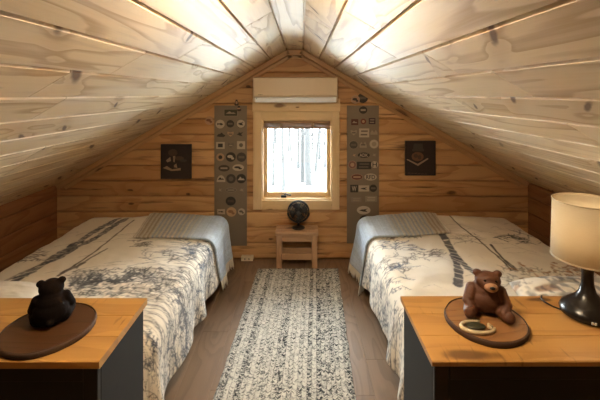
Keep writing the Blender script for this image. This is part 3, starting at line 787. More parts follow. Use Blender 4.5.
edge = [grid[0][i] for i in range(nu)]+[grid[j][nu] for j in range(nv)]+[grid[nv][i] for i in range(nu, 0, -1)]+[grid[j][0] for j in range(nv, 0, -1)]
low = [(bm.verts.new((v[0].co.x, v[0].co.y, .0005)), v[1]+.01, v[2]) for v in edge]
for k in range(len(edge)):
    j = (k+1) % len(edge); q4([edge[k], low[k], low[j], edge[j]])
tag(finish('braided_rug', bm, M['rug']), 'grey and cream braided runner rug down the aisle between the beds', 'rug')

# ------------------------------------------------------------------ beds
def vnoise(x, y, seed=0):
    xi, yi = np.floor(x).astype(np.int64), np.floor(y).astype(np.int64); xf, yf = x-xi, y-yi
    def h(a, b):
        n = (a*374761393+b*668265263+seed*982451653) & 0x7fffffff
        n = ((n ^ (n >> 13))*1274126177) & 0x7fffffff
        return ((n ^ (n >> 16)) & 0xffff)/65535.0
    sx, sy = xf*xf*(3-2*xf), yf*yf*(3-2*yf)
    return (h(xi, yi)*(1-sx)+h(xi+1, yi)*sx)*(1-sy)+(h(xi, yi+1)*(1-sx)+h(xi+1, yi+1)*sx)*sy

ZT = 0.492
class Cloth:
    """a sheet laid over the bed: flat coordinates (a,b) = room x,y; what lies beyond the mattress hangs down"""
    def __init__(s, x0, x1, y0, y1, side, seed):
        s.r = 0.10; s.x0, s.x1, s.y0, s.y1, s.side, s.seed = x0+s.r, x1-s.r, y0+s.r, y1-s.r, side, seed
    def __call__(s, a, b, off=0.0):
        cx, cy = min(max(a, s.x0), s.x1), min(max(b, s.y0), s.y1); ox, oy = a-cx, b-cy; L = math.hypot(ox, oy)
        und = 0.016*mnoise.noise((a*2.2, b*2.2, s.seed))+0.008*mnoise.noise((a*6, b*6, s.seed+3))+.004*mnoise.noise((a*15, b*13, s.seed+7))
        m = (s.x0+s.x1)/2; crown = .02*(1-min(1, abs(cx-m)/(s.x1-s.x0)*2)**2)
        z = ZT+und+crown
        if L < 1e-9: return (a, b, z+off)
        dx, dy = ox/L, oy/L; q = s.r*PI/2
        if L < q:
            t = L/s.r; hz, dz, nx, nz = s.r*math.sin(t), s.r*(1-math.cos(t)), math.sin(t), math.cos(t)
        else:
            k = L-q; per = b if abs(ox) > abs(oy) else a
            fold = k*(.14*mnoise.noise((per*4.5+s.seed, k*.6, s.seed))+.07*math.sin(per*15+2.5*mnoise.noise((per*2, 0, s.seed))))
            hz, dz, nx, nz = s.r+k*.10+fold, s.r+k*.99, 1, 0
        zz = z-dz+nz*off
        return (cx+dx*(hz+nx*off), cy+dy*(hz+nx*off), max(zz, .02))

def sheet(name, cloth, a0, a1, b0, b1, step, off, paint, mat, th, warp=None):
    na, nb = int((a1-a0)/step)+1, int((b1-b0)/step)+1
    A = np.linspace(a0, a1, na); B = np.linspace(b0, b1, nb)
    co = []
    for b in B:
        for a in A:
            aa, bb = warp(a, b) if warp else (a, b)
            co.append(cloth(aa, bb, off))
    idx = np.arange(na*nb).reshape(nb, na)
    fc = np.stack([idx[:-1, :-1], idx[:-1, 1:], idx[1:, 1:], idx[1:, :-1]], -1).reshape(-1, 4)
    me = bpy.data.meshes.new(name); me.from_pydata(co, [], fc.tolist())
    GA, GB = np.meshgrid(A, B)
    col = paint(GA, GB).reshape(-1, 3)
    at = me.color_attributes.new('print', 'FLOAT_COLOR', 'POINT')
    at.data.foreach_set('color', np.concatenate([col, np.ones((len(col), 1))], 1).astype(np.float32).ravel())
    me.polygons.foreach_set('use_smooth', np.ones(len(me.polygons), dtype=bool))
    me.materials.append(mat); me.update()
    o = bpy.data.objects.new(name, me); C.objects.link(o)
    sm = o.modifiers.new('thickness', 'SOLIDIFY'); sm.thickness = th; sm.offset = -1
    return o

class Print:
    def __init__(s, A, B, base, seed):
        s.A, s.B = A, B; s.col = np.ones(A.shape+(3,))*np.array(base); s.rng = random.Random(seed)
        s.nz = vnoise(A*90, B*90, seed); s.nz2 = vnoise(A*30, B*30, seed+1)
        s.col *= (0.96+0.08*vnoise(A*5, B*5, seed+2))[..., None]
    def stroke(s, pts, w0, w1=None, col=(.06, .065, .08), al=.9, rough=.5):
        w1 = w0 if w1 is None else w1; n = len(pts)-1
        for k in range(n):
            (ax, ay), (bx, by) = pts[k], pts[k+1]; wa, wb = w0+(w1-w0)*k/n, w0+(w1-w0)*(k+1)/n
            w = max(wa, wb)+.008
            i = (s.A[0] > min(ax, bx)-w) & (s.A[0] < max(ax, bx)+w); j = (s.B[:, 0] > min(ay, by)-w) & (s.B[:, 0] < max(ay, by)+w)
            if not i.any() or not j.any(): continue
            sl = (slice(j.argmax(), len(j)-j[::-1].argmax()), slice(i.argmax(), len(i)-i[::-1].argmax()))
            a, b = s.A[sl], s.B[sl]; dx, dy = bx-ax, by-ay; q = dx*dx+dy*dy+1e-12
            t = np.clip(((a-ax)*dx+(b-ay)*dy)/q, 0, 1); d = np.hypot(a-ax-t*dx, b-ay-t*dy)
            ww = (wa+(wb-wa)*t)*(1+rough*(s.nz2[sl]-.5))
            m = np.clip((ww-d)/.006+.5, 0, 1)*al*np.clip(1.25-rough*s.nz[sl], 0, 1)
            s.col[sl] = s.col[sl]*(1-m[..., None])+np.array(col)*m[..., None]
    def twig(s, x, y, ang, L, w, col, al, depth=2):
        pts = [(x, y)]; a = ang
        for k in range(4):
            a += s.rng.uniform(-.25, .25); x += math.cos(a)*L/4; y += math.sin(a)*L/4; pts.append((x, y))
        s.stroke(pts, w, w*.4, col, al)
        if depth:
            for k in range(5):
                p = pts[s.rng.randrange(1, 5)]; s.twig(p[0], p[1], ang+s.rng.choice((-1, 1))*s.rng.uniform(.4, 1.0), L*s.rng.uniform(.25, .5), w*.6, col, al, depth-1)
    def scrub(s, region, n, L, w, col, al, ang=(0, 6.28)):
        for k in range(n):
            x, y = region(s.rng); a = s.rng.uniform(*ang); l = L*s.rng.uniform(.4, 1.2)
            kk = s.rng.uniform(.6, 1.4); c = tuple(q*kk for q in col)
            s.stroke([(x, y), (x+l*.5*math.cos(a), y+l*.5*math.sin(a)), (x+l*math.cos(a+.5), y+l*math.sin(a+.5))], w, w*.5, c, al)

BASE = (.79, .73, .635)
INKB, INKG = (.055, .060, .078), (.15, .13, .115)
def Q(px, py): return at_z(px, py, ZT+.015)
def aisle_side(p, xe, sgn, y0, y1):
    """wintry trees printed over the aisle edge and down the hanging side"""
    rg = p.rng
    for k in range(110):                                  # long wavering strokes running down the side
        y = rg.uniform(y0, y1); pts = []; a = rg.uniform(-.05, .40); 
        for q in range(7):
            pts.append((xe+sgn*(.52-(.09)*q-.02), y+a*.13*q+.012*rg.uniform(-1, 1)))
        c = rg.choice((INKB, INKG, (.11, .125, .16)))
        p.stroke(pts[:rg.randrange(3, 7)], rg.uniform(.003, .009), .002, c, rg.uniform(.55, .9), .9)
    for k in range(60):
        p.twig(xe+sgn*rg.uniform(-.02, .45), rg.uniform(y0, y1), (PI if sgn > 0 else 0)+rg.uniform(-.7, .7), rg.uniform(.08, .20), .0035, rg.choice((INKB, (.08, .095, .13), INKG)), .92)
    p.scrub(lambda r: (xe+sgn*r.uniform(.02, .5), r.uniform(y0, y1)), 1300, .04, .0032, (.12, .125, .145), .7)

def paint_left(A, B):
    p = Print(A, B, BASE, 11); rg = p.rng
    p.stroke([Q(-10, 294), Q(20, 277), Q(45, 262), Q(72, 245), Q(98, 229), Q(118, 218.5)], .040, .030, INKB, .92, .8)
    p.stroke([Q(52, 260), Q(75, 247), Q(98, 236.5), Q(112, 227), Q(126, 219)], .030, .026, INKB, .9, .8)
    p.stroke([Q(-5, 284), Q(30, 268), Q(60, 252)], .018, .010, INKG, .8, .9)
    for k in range(9):                                    # pale bark flecks
        x, y = Q(20+k*10.5+rg.uniform(-2, 2), 277-k*6.3); p.stroke([(x-.03, y-.02), (x+.03, y+.015)], .006, .002, BASE, .7)
    p.stroke([Q(58, 277), Q(75, 265), Q(95, 252), Q(134, 221)], .010, .006, (.09, .06, .04), .9, .4)
    p.stroke([Q(62, 274), Q(85, 262)], .016, .007, (.08, .06, .05), .9); p.stroke([Q(80, 264), Q(107, 249)], .010, .007, (.09, .07, .055), .85)
    for k in range(60):                                   # long faint drifts of snow, curving towards the foot of the bed
        x = rg.uniform(40, 215); y = rg.uniform(226, 285); L = rg.uniform(12, 55)
        pts = [Q(x+L*t, y-L*t*(.22-.10*t)+5*max(0, (x+L*t-185)/30)) for t in (0, .25, .5, .75, 1)]
        p.stroke(pts, rg.uniform(.002, .005), .002, rg.choice((INKG, (.24, .21, .18), INKB)), rg.uniform(.35, .85), .8)
    for k in range(90):                                   # band of brush above the dresser
        t = rg.random(); x, y = Q(68+80*t+rg.uniform(-4, 4), 291-14*t+rg.uniform(-6, 4)-3*math.sin(t*9))
        p.twig(x, y, rg.uniform(.5, 2.6), rg.uniform(.04, .10), .005, rg.choice((INKB, (.05, .045, .04), INKG)), .85, 1)
    p.scrub(lambda r: Q(r.uniform(74, 158), r.uniform(268, 297)), 420, .05, .005, (.08, .075, .07), .7)
    p.scrub(lambda r: Q(r.uniform(100, 150), r.uniform(282, 299)), 60, .05, .012, (.70, .62, .52), .7)
    for k in range(10): x, y = Q(132+rg.uniform(-7, 10), 243+rg.uniform(-4, 4)); p.twig(x, y, rg.uniform(-.3, 1), .07, .006, INKG, .8, 1)
    for k in range(12): x, y = Q(22+rg.uniform(-14, 14), 255+rg.uniform(-5, 5)); p.twig(x, y, rg.uniform(-.2, .6), .10, .007, INKG, .7, 1)
    for k in range(26): x, y = Q(rg.uniform(150, 205), rg.uniform(250, 300)); p.twig(x, y, rg.uniform(1.2, 2.8), rg.uniform(.08, .2), .0035, rg.choice((INKG, INKB)), .7, 2)
    for k in range(18): x, y = Q(rg.uniform(184, 216), rg.uniform(232, 262)); p.twig(x, y, rg.uniform(.8, 2.6), rg.uniform(.07, .14), .004, (.10, .13, .19), .8, 2)
    for k in range(120):                                  # drift lines sweeping over the edge
        a, b = rg.uniform(-1.15, -.72), rg.uniform(1.8, 3.3); pts = [(a, b)]; L = rg.uniform(.2, .6)
        for q in range(1, 8):
            t = q/7; pts.append((a+L*t, b+.06*t-.20*t*t*L/.4))
        p.stroke(pts, .0034, .002, rg.choice((INKG, INKB, (.2, .19, .18))), rg.uniform(.5, .9), .7)
    aisle_side(p, -.72, 1, 1.7, 3.65)
    return p.col
def paint_right(A, B):
    p = Print(A, B, BASE, 23); rg = p.rng
    tr = [Q(438, 231), Q(445, 240), Q(451, 250), Q(458, 260), Q(468, 270), Q(480, 279), Q(490, 286)]
    p.stroke(tr, .028, .022, (.085, .082, .088), .95, .4)
    p.stroke([Q(453, 256), Q(457, 266), Q(459, 275), Q(458, 284)], .022, .028, (.075, .072, .080), .95, .4)
    for k in range(9):                                    # diagonal pale slashes of bark
        x, y = Q(447+k*3.6, 246+k*4.0); p.stroke([(x-.035, y+.03), (x+.035, y-.03)], .004, .003, BASE, .75, .3)
    for k in range(5):
        x, y = Q(454+k*1.4, 262+k*4.4); p.stroke([(x-.04, y+.03), (x+.04, y-.03)], .004, .003, BASE, .8, .3)
    x, y = Q(446, 241.5); p.stroke([(x-.01, y), (x+.02, y+.01)], .010, .006, BASE, .9)
    p.stroke([Q(447, 214), Q(462, 228), Q(480, 243), Q(499, 257)], .006, .007, (.07, .05, .035), .95, .2)
    p.stroke([Q(491, 246), Q(499, 254), Q(505, 261), Q(514, 269)], .010, .007, (.05, .04, .035), .95, .4)
    p.stroke([Q(498, 257), Q(506, 264), Q(511, 270), Q(516, 270), Q(513, 266), Q(505, 260)], .007, .006, (.06, .05, .04), .9, .3)
    for k in range(16): t = k/15; x, y = Q(494+26*t, 239-6*math.sin(t*PI)+3*t); p.twig(x, y, rg.uniform(-.9, .3), .09, .007, (.10, .105, .09), .85, 1)
    for k in range(9): x, y = Q(466+rg.uniform(-4, 24), 236+rg.uniform(-4, 10)); p.twig(x, y, rg.uniform(2.2, 3.6), .12, .004, INKG, .7, 1)
    for k in range(16): x, y = Q(432+rg.uniform(-10, 4), 254+rg.uniform(-5, 6)); p.twig(x, y, rg.uniform(-.5, 1.2), .07, .005, INKG, .8, 1)
    for k in range(22):                                   # bare coral-like tree by the aisle
        x, y = Q(rg.uniform(378, 408), rg.uniform(236, 272)); p.twig(x, y, rg.uniform(-.4, 1.8), rg.uniform(.08, .15), .004, rg.choice(((.09, .11, .16), INKG)), .85, 2)
    for k in range(40):
        x = rg.uniform(395, 560); y = rg.uniform(222, 290); L = rg.uniform(10, 40)
        p.stroke([Q(x+L*t, y+L*t*.12-3*math.sin(t*3)) for t in (0, .3, .6, 1)], rg.uniform(.002, .004), .002, rg.choice((INKG, (.26, .22, .18))), rg.uniform(.3, .7), .8)
    for k in range(8): x, y = Q(rg.uniform(515, 545), rg.uniform(226, 246)); p.twig(x, y, rg.uniform(.3, 2), .12, .006, INKG, .6, 1)
    p.scrub(lambda r: Q(r.uniform(500, 600), r.uniform(266, 292)), 160, .06, .006, (.20, .18, .15), .6)
    p.scrub(lambda r: Q(r.uniform(515, 580), r.uniform(262, 280)), 26, .05, .012, (.33, .15, .06), .6)
    aisle_side(p, .50, -1, 1.7, 3.65)
    return p.col

BEDS = (('left', -2.02, -.700, -1, 1.0, paint_left, 'bed left of the aisle, under the forest duvet with two long dark trunks'),
        ('right', .525, 1.95, 1, 5.0, paint_right, 'bed right of the aisle, behind the dresser with the table lamp'))
BY0, BY1 = 1.765, 3.62
cloths = {}
for nm, x0, x1, sd, seed, paint, lab in BEDS:
    bed = thing('bed', lab, 'bed', ((x0+x1)/2, (BY0+BY1)/2, 0), 'the two beds under the slopes')
    bm = new_bm(); rbox(bm, (x0+.035, BY0+.035, .255), (x1-.035, BY1-.035, ZT-.045), .06, 4); finish('mattress', bm, M['mattress'], bed, smooth=True)
    bm = new_bm()
    for xx in (x0+.06, (x0+x1)/2-.02, x1-.10): board(bm, (xx, BY0+.05, .215), (xx+.04, BY1-.05, .25), 1)
    for k in range(9): yy = BY0+.06+k*(BY1-BY0-.16)/8; board(bm, (x0+.06, yy, .232), (x1-.06, yy+.04, .2525), 0)
    finish('frame', bm, M['iron'], bed)
    for xx in (x0+.085, (x0+x1)/2, x1-.085):
        for yy in (BY0+.12, 2.41, BY1-.15):
            bm = new_bm(); board(bm, (xx-.017, yy-.017, 0), (xx+.017, yy+.017, .216), 2, .003); finish('leg', bm, M['iron'], bed)
    cl = Cloth(x0, x1, BY0, BY1, sd, seed); cloths[nm] = cl
    if sd < 0: a0, a1 = cl.x0-.30, cl.x1+.415
    else: a0, a1 = cl.x0-.415, cl.x1+.30
    dv = sheet('duvet', cl, a0, a1, cl.y0-.38, cl.y1+.36, .0065, 0, paint, M['duvet'], .012)
    tag(dv, 'cream winter-forest printed duvet on the %s bed' % ('left' if sd < 0 else 'right'), 'duvet', 'printed duvets')

# throws folded over the far foot corner of each bed
def paint_throw(edge, sgn):
    def f(A, B):
        p = np.ones(A.shape+(3,))*np.array((.46, .53, .62))
        d = (A-edge)*sgn                                   # distance in from the inner fringed end
        st = np.clip(vnoise(d*170, d*0, 5)*1.4-.2, 0, 1)
        cream, blue, brown = np.array((.52, .47, .38)), np.array((.29, .33, .39)), np.array((.30, .245, .18))
        k = np.clip((.46-d)/.12, 0, 1)[..., None]
        band = (np.sin(d*2*PI/.034)*.5+.5)[..., None]
        c2 = cream*band+np.where((d < .12)[..., None], brown, blue)*(1-band)
        p = p*(1-k)+c2*k
        wv = .84+.32*vnoise(A*300, B*120, 9)
        return p*wv[..., None]*(.9+.2*st[..., None])
    return f
for nm, sgn in (('left', 1), ('right', -1)):
    cl = cloths[nm]
    if nm == 'left': inner, outer, b0, b1 = -1.30, cl.x1+.40, 2.97, 3.545
    else: inner, outer, b0, b1 = 1.17, cl.x0-.44, 3.03, 3.57
    a0, a1 = min(inner, outer), max(inner, outer)
    def warp(a, b, cl=cl, sgn=sgn, inner=inner, b0=b0, b1=b1):
        t = abs(a-inner); bb = b+.07*t*(1 if sgn > 0 else .4)*(1-(b-b0)/(b1-b0)*.8)+.012*mnoise.noise((a*5, b*3, 2))
        return a-sgn*.16*(b-b0)*max(0, 1-t*1.6)*(1 if sgn > 0 else .7), bb
    th = sheet('throw_blanket', cl, a0, a1, b0, b1, .008, .022, paint_throw(inner, sgn), M['throw'], .014, warp)
    tag(th, 'blue-grey woven throw with cream stripes across the far corner of the %s bed' % nm, 'blanket', 'woven throws')
    for e, sg, Lf, n in ((outer, sgn, .085, 46), (inner, -sgn, .022, 60)):
        bm = new_bm()
        for k in range(n):
            b = b0+(b1-b0)*(k+.5)/n; L = Lf*random.uniform(.7, 1.2); j = random.uniform(-.008, .008)
            pts = [cl(*warp(e+sg*L*s, b+j*s), .016) for s in (-.15, .35, .7, 1)]
            tube(bm, pts, [.005, .0045, .004, .003], 5)
        finish('fringe', bm, M['white'], th)['label'] = 'cream knotted fringe'

def pillow(name, c, sx, sy, sz, rz, tilt, mat, label, paintcol=None):
    n = 90; me = bpy.data.meshes.new(name); bm = bmesh.new(); top, bot = [], []
    for j in range(n+1):
        rt, rb = [], []
        for i in range(n+1):
            u, v = i/n*2-1, j/n*2-1; e = max(0, (1-abs(u)**2.6)*(1-abs(v)**2.6))**.45
            x, y = u*sx/2*(1-.07*v*v), v*sy/2*(1-.05*u*u); w = .006*mnoise.noise((u*3, v*3, c[0]))+.003*mnoise.noise((u*8, v*8, 1))
            rt.append(bm.verts.new((x, y, e*sz/2+w*e))); rb.append(rt[-1] if e < 1e-6 else bm.verts.new((x, y, -e*sz/2*.6)))
        top.append(rt); bot.append(rb)
    for j in range(n):
        for i in range(n):
            for g_, rev in ((top, 0), (bot, 1)):
                vs = [g_[j][i], g_[j][i+1], g_[j+1][i+1], g_[j+1][i]]; vs = vs[::-1] if rev else vs
                try: bm.faces.new(vs).smooth = True
                except ValueError: pass
    bm.to_mesh(me); bm.free(); o = bpy.data.objects.new(name, me); C.objects.link(o); me.materials.append(mat)
    if paintcol is not None:
        A = np.array([v.co.x for v in me.vertices])[None]; B = np.array([v.co.y for v in me.vertices])[None]
        k = np.clip((vnoise(A*22+3, B*16, 4)-.60)*6, 0, 1)[..., None]*.75; k2 = np.clip((vnoise(A*13, B*13, 8)-.66)*7, 0, 1)[..., None]*.7
        k3 = np.clip((vnoise(A*60, B*26, 6)-.55)*6, 0, 1)[..., None]*.6
        col = np.array(BASE)*(1-k)+np.array((.25, .23, .19))*k; col = col*(1-k2)+np.array((.34, .16, .07))*k2; col = col*(1-k3)+np.array(INKB)*k3
        at = me.color_attributes.new('print', 'FLOAT_COLOR', 'POINT')
        at.data.foreach_set('color', np.concatenate([col[0], np.ones((col.shape[1], 1))], 1).astype(np.float32).ravel())
    o.location = c; o.rotation_euler = (tilt, 0, rz)
    tag(o, label, 'pillow'); return o
pillow('pillow', (-1.74, 1.99, ZT+.070), .68, .32, .12, 0, 0, M['white'], 'plain white pillow at the near head end of the left bed')
pillow('pillow', (1.55, 1.99, ZT+.080), .80, .36, .15, 0, 0, M['duvet'], 'printed pillow with rusty spots at the near head end of the right bed', True)

# ------------------------------------------------------------------ dressers
DH = .75
def dresser(x0, x1, y0, y1, th, label, inner):
    d = thing('dresser', label, 'dresser', ((x0+x1)/2, (y0+y1)/2, 0), 'dark dressers with pine tops')
    bm = new_bm(); n = 3
    for k in range(n):
        a, b = y0+(y1-y0)*k/n, y0+(y1-y0)*(k+1)/n
        prism(bm, [(0 if k else .004, 0), (b-a-(0 if k < n-1 else .004), 0), (b-a, .004), (b-a, th-.003), (b-a-.0015, th), (.0015 if k else .004, th), (0, th-.003), (0, .004)], (x0, a, DH-th), (1, 0, 0), (0, 1, 0), (0, 0, 1), x1-x0, rnd=.3+.1*k)
    finish('top', bm, M['top'], d)['label'] = 'honey pine top'
    o = .012; bx0, bx1, by0, by1 = x0+o, x1-o, y0+o, y1-o; zt = DH-th-.001
    for xx in (bx0, bx1-.022):
        bm = new_bm(); rbox(bm, (xx, by0+.023, 0), (xx+.022, by1, zt), .002, 1); finish('side_panel', bm, M['char'], d)
    for xx in (bx0, bx1-.05):
        bm = new_bm(); rbox(bm, (xx, by0, 0), (xx+.05, by0+.022, zt), .002, 1); finish('stile', bm, M['char_dark'], d)
    for z0, z1 in ((zt-.05, zt), (.06, .13)):
        bm = new_bm(); rbox(bm, (bx0+.051, by0, z0), (bx1-.051, by0+.022, z1), .002, 1); finish('rail', bm, M['char_dark'], d)
    bm = new_bm(); rbox(bm, (bx0+.023, by0+.024, .05), (bx1-.023, by0+.034, zt-.001), .001, 1); finish('front_panel', bm, M['char_dark'], d)
    bm = new_bm(); rbox(bm, (bx0+.023, by1-.01, .05), (bx1-.023, by1-.002, zt-.001), .001, 1); finish('back_panel', bm, M['char'], d)
    bm = new_bm(); rbox(bm, (bx0+.023, by0+.036, .05), (bx1-.023, by1-.012, .07), .001, 1); finish('bottom_shelf', bm, M['char_dark'], d)
    return d
dresser(-1.80, -.679, 1.272, 1.668, .028, 'dark dresser with pine top carrying the near-black bear, left of aisle', 1)
dresser(.436, 1.62, 1.272, 1.684, .020, 'dark dresser with pine top carrying the brown bear and lamp, right of aisle', -1)

# ------------------------------------------------------------------ wood slices, bears, ornament
def wood_slice(c, r, mat, label, seed):
    t = thing('wood_slice_tray', label, 'tray', (c[0], c[1], DH), 'wood slice trays under the bears')
    h = .020; n = 64
    rad = lambda a: r*(1+.035*mnoise.noise((math.cos(a)*1.3, math.sin(a)*1.3, seed))+.012*mnoise.noise((math.cos(a)*5, math.sin(a)*5, seed)))
    bm = new_bm(); uvl = bm.loops.layers.uv['UVMap']; rl = bm.loops.layers.uv['rnd']
    ring = [[bm.verts.new((c[0]+rad(2*PI*k/n)*s*math.cos(2*PI*k/n), c[1]+rad(2*PI*k/n)*s*math.sin(2*PI*k/n), DH+z)) for k in range(n)] for s, z in ((.955, .0015), (.955, h-.003), (.94, h))]
    for A, B in zip(ring, ring[1:]):
        for k in range(n): bm.faces.new((A[k], A[(k+1) % n], B[(k+1) % n], B[k])).smooth = True
    bm.faces.new(ring[2]); bm.faces.new(list(reversed(ring[0])))
    for f in bm.faces:
        for lp in f.loops: lp[uvl].uv = (lp.vert.co.x*1.2+seed, lp.vert.co.y+lp.vert.co.z); lp[rl].uv = (.35, 0)
    finish('slice', bm, mat, t)
    bm = new_bm()
    prof = [(.957, .001), (.985, .0005), (1.0, .008), (.995, h*.8), (.97, h+.003), (.957, h+.001)]
    rows = [[bm.verts.new((c[0]+rad(2*PI*k/n)*s*(1+.006*mnoise.noise((k*.9, s*9, seed)))*math.cos(2*PI*k/n), c[1]+rad(2*PI*k/n)*s*math.sin(2*PI*k/n), DH+z)) for k in range(n)] for s, z in prof]
    for A, B in zip(rows, rows[1:]+rows[:1]):
        for k in range(n): bm.faces.new((A[k], A[(k+1) % n], B[(k+1) % n], B[k])).smooth = True
    finish('bark_rim', bm, M['bark'], t)
    return t
wood_slice((-.955, 1.435), .160, M['slice_dark'], 'dark round wood slice under the near-black bear on the left dresser', 3.1)
wood_slice((.714, 1.484), .150, M['slice'], 'brown round wood slice under the brown bear on the right dresser', 8.4)

def bear(loc, rz, mat, label, head_turn, face, k=1.0):
    root = thing('bear_figurine', label, 'figurine', loc, 'carved bears on the dressers')
    bm = bmesh.new()
    def limb(a, b, ra, rb, n=5):
        for q in range(n):
            t = q/(n-1); r = ra+(rb-ra)*t; ellip(bm, [a[i]+(b[i]-a[i])*t for i in range(3)], (r, r, r), u=14, v=10)
    ellip(bm, (0, .004, .058), (.062, .056, .060)); ellip(bm, (0, .006, .092), (.052, .046, .048)); ellip(bm, (0, .004, .122), (.040, .036, .030))
    hz = Matrix.Rotation(head_turn, 3, 'Z'); hc = Vector((.006 if face else 0, -.006, .149))
    hk = 1.25; H = lambda x, y, z: hc+hz @ (Vector((x, y, z))*hk)
    ellip(bm, hc, (.045, .042, .036), hz); ellip(bm, H(0, -.018, -.006), (0.0325, 0.0275, 0.0250), hz)
    ellip(bm, H(-.028, .004, .022), (0.0163, 0.0112, 0.0163), hz); ellip(bm, H(.028, .004, .022), (0.0163, 0.0112, 0.0163), hz)
    ellip(bm, H(0, -.010, .014), (0.0300, 0.0250, 0.0163), hz)
    for s in (-1, 1):
        limb((s*.046, -.004, .105), (s*.064, -.030, .058), .023, .019); limb((s*.064, -.030, .058), (s*.052, -.055, .036), .019, .017, 3)
        limb((s*.040, .0, .030), (s*.058, -.050, .026), .032, .024); limb((s*.058, -.050, .026), (s*.062, -.070, .028), .024, .021, 3)
        ellip(bm, (s*.064, -.074, .030), (.019, .014, .026))
    ellip(bm, (0, .058, .03), (.014, .012, .012))
    body = finish('body', bm, mat, root, local=True)
    m = body.modifiers.new('fuse', 'REMESH'); m.mode = 'VOXEL'; m.voxel_size = .0036; m.use_smooth_shade = True
    m = body.modifiers.new('soften', 'SMOOTH'); m.iterations = 4; m.factor = .5
    if face:
        bm = bmesh.new(); ellip(bm, H(0, -.034, -.009), (0.0238, 0.0200, 0.0194), hz); finish('muzzle', bm, M['muzzle'], root, local=True)['label'] = 'pale tan muzzle'
    else:
        bm = bmesh.new(); ellip(bm, H(0, -.034, -.009), (0.0238, 0.0200, 0.0194), hz); finish('muzzle', bm, mat, root, local=True)
    bm = bmesh.new(); ellip(bm, H(0, -.049, -.004), (0.0094, 0.0063, 0.0069), hz); finish('nose', bm, M['black'], root, local=True)
    for s in (-1, 1):
        bm = bmesh.new(); ellip(bm, H(s*.015, -.030, .011), (0.0045, 0.0037, 0.0045), hz); finish('eye', bm, M['gloss_black'], root, local=True)
    root.rotation_euler = (0, 0, rz); root.scale = k
    return root
TZ = DH+.0205
bear((.738, 1.528, TZ+.001), -.28, M['bear'], 'brown carved bear sitting on wood slice beside the lamp', .10, True, (1.10, 1.02, .88))
bear((-.958, 1.452, TZ+.001), PI+.50, M['bear_dark'], 'near-black carved bear sitting on the left dresser', 0, False, (.96, .96, .88))

oc = at_z(475.5, 328.5, TZ)
orn = thing('horn_ornament', 'cream curled horn around a dark green stone before the brown bear', 'ornament', (oc[0], oc[1], TZ))
bm = new_bm(); ellip(bm, (oc[0]+.004, oc[1]+.006, TZ+.006), (.036, .022, .007)); finish('stone', bm, M['moss'], orn)
bm = new_bm(); pts = []; rs = []
for k in range(26):
    a = 1.2+4.9*k/25; pts.append((oc[0]+.008+.060*math.cos(a), oc[1]-.002+.036*math.sin(a), TZ+.007)); rs.append(.0045+.0035*math.sin(PI*k/25))
tube(bm, pts, rs, 8); finish('horn', bm, M['bone'], orn)
bm = new_bm(); tube(bm, [(oc[0]+.062, oc[1]-.006, TZ+.008), (oc[0]+.05, oc[1]+.004, TZ+.014), (oc[0]+.044, oc[1]-.010, TZ+.012), (oc[0]+.056, oc[1]-.022, TZ+.008)], .0055, 8); finish('knot', bm, M['bone'], orn)

# ------------------------------------------------------------------ table lamp
lx, ly = 1.157, 1.540
lamp = thing('table_lamp', 'table lamp with cream drum shade and glossy black base on the right dresser', 'lamp', (lx, ly, DH))
lz = DH
bm = new_bm()
lathe(bm, [(0, .0), (.086, .0), (.096, .006), (.098, .018), (.090, .034), (.068, .053), (.046, .072), (.030, .094), (.0225, .125), (.0205, .165), (.023, .195), (.026, .205), (.020, .212), (.0, .213)], (lx, ly, lz+.0008), 48)
base = finish('base', bm, M['gloss_black'], lamp)
for k in (-1, 1):
    bm = new_bm(); a = -2.0+k*.05; rbox(bm, (lx+.0965*math.cos(a)-.0038, ly+.0965*math.sin(a)-.003, lz+.012), (lx+.0965*math.cos(a)+.0038, ly+.0965*math.sin(a)+.003, lz+.021), .001, 1)
    finish('usb_port', bm, M['ac_white'], base)['label'] = 'small white port'
bm = new_bm(); lathe(bm, [(0, .213), (.012, .213), (.014, .235), (.014, .262), (.0, .263)], (lx, ly, lz), 20); finish('socket', bm, M['black'], lamp)
bm = new_bm(); lathe(bm, [(0, .263), (.012, .266), (.022, .285), (.030, .312), (.026, .336), (.012, .348), (0, .350)], (lx, ly, lz), 24); finish('bulb', bm, M['bulb'], lamp)
bm = new_bm(); z0, z1 = .232, .462
lathe(bm, [(.127, z0), (.1215, z1), (.1195, z1), (.125, z0)], (lx, ly, lz), 64, close=True)
sh_ = finish('shade', bm, M['shade'], lamp)
for z, r in ((z0, .1265), (z1, .121)):
    bm = new_bm()
    tube(bm, [(lx+r*math.cos(a), ly+r*math.sin(a), lz+z) for a in [2*PI*q/64 for q in range(64)]], .0028, 6, closed=True)
    finish('trim_band', bm, M['bone'], sh_)
bm = new_bm()
for q in range(3):
    a = 2*PI*q/3+.4; tube(bm, [(lx+.010*math.cos(a), ly+.010*math.sin(a), lz+.258), (lx+.04*math.cos(a), ly+.04*math.sin(a), lz+.262), (lx+.123*math.cos(a), ly+.123*math.sin(a), lz+.262)], .0016, 6)
finish('spider', bm, M['steel'], lamp)
bm = new_bm()
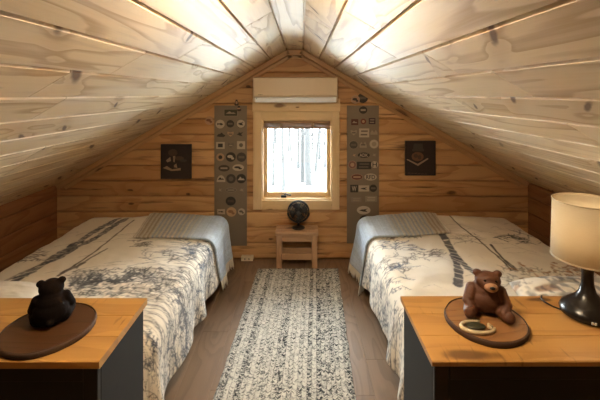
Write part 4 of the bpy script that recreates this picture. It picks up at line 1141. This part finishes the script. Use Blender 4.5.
tube(bm, [(lx-.085, ly+.02, lz+.008), (lx-.105, ly+.05, lz+.005), (lx-.118, ly+.085, lz+.005), (lx-.115, ly+.115, lz+.005), (lx-.100, ly+.137, lz+.005)], .0034, 8)
finish('cord', bm, M['black'], lamp)

# ------------------------------------------------------------------ light: bright overcast sky over snow, and an added fill light
cl_ = thing('added_fill_light', 'added unseen round flush ceiling light on the ridge strip', 'fill light', (-.07, LY, RZ))  # added fixture above the view, supplies warm fill light
bm = new_bm(); lathe(bm, [(0, 0), (.078, 0), (.078, -.014), (.070, -.016), (0, -.016)], (-.07, LY, RZ), 32); finish('fill_mount', bm, M['cream'], cl_)
bm = new_bm(); lathe(bm, [(0, -.016), (.066, -.016), (.068, -.026), (.058, -.044), (.036, -.056), (0, -.060)], (-.07, LY, RZ), 32); finish('fill_diffuser', bm, M['fill_glow'], cl_)
w = bpy.data.worlds.new('overcast'); SC.world = w; w.use_nodes = True
bg = w.node_tree.nodes['Background']; bg.inputs[0].default_value = (0.92, 0.97, 1.0, 1); bg.inputs[1].default_value = 20.0
pd = bpy.data.lights.new('window_portal', 'AREA'); pd.shape = 'RECTANGLE'; pd.size = WX1-WX0; pd.size_y = WZ1-WZ0
pd.cycles.is_portal = True
po = bpy.data.objects.new('window_portal', pd); C.objects.link(po)
po.location = ((WX0+WX1)/2, D+.15, (WZ0+WZ1)/2); po.rotation_euler = (-PI/2, 0, 0)

# ------------------------------------------------------------------ camera
cd = bpy.data.cameras.new('camera'); cd.sensor_width = 36; cd.lens = F/600*36
cd.shift_x = (300-CX)/600; cd.shift_y = -(200-CY)/600; cd.clip_start = .02
co = bpy.data.objects.new('camera', cd); C.objects.link(co); co.location = (0, 0, EYE); co.rotation_euler = (PI/2, 0, 0)
SC.camera = co
vs = SC.view_settings; vs.view_transform = 'Standard'; vs.look = 'None'; vs.gamma = 1; vs.use_curve_mapping = False; vs.exposure = 1.35
SC.cycles.max_bounces = 16; SC.cycles.diffuse_bounces = 8; SC.cycles.glossy_bounces = 4; SC.cycles.transparent_max_bounces = 12
SC.cycles.use_denoising = True; SC.cycles.sample_clamp_indirect = 0
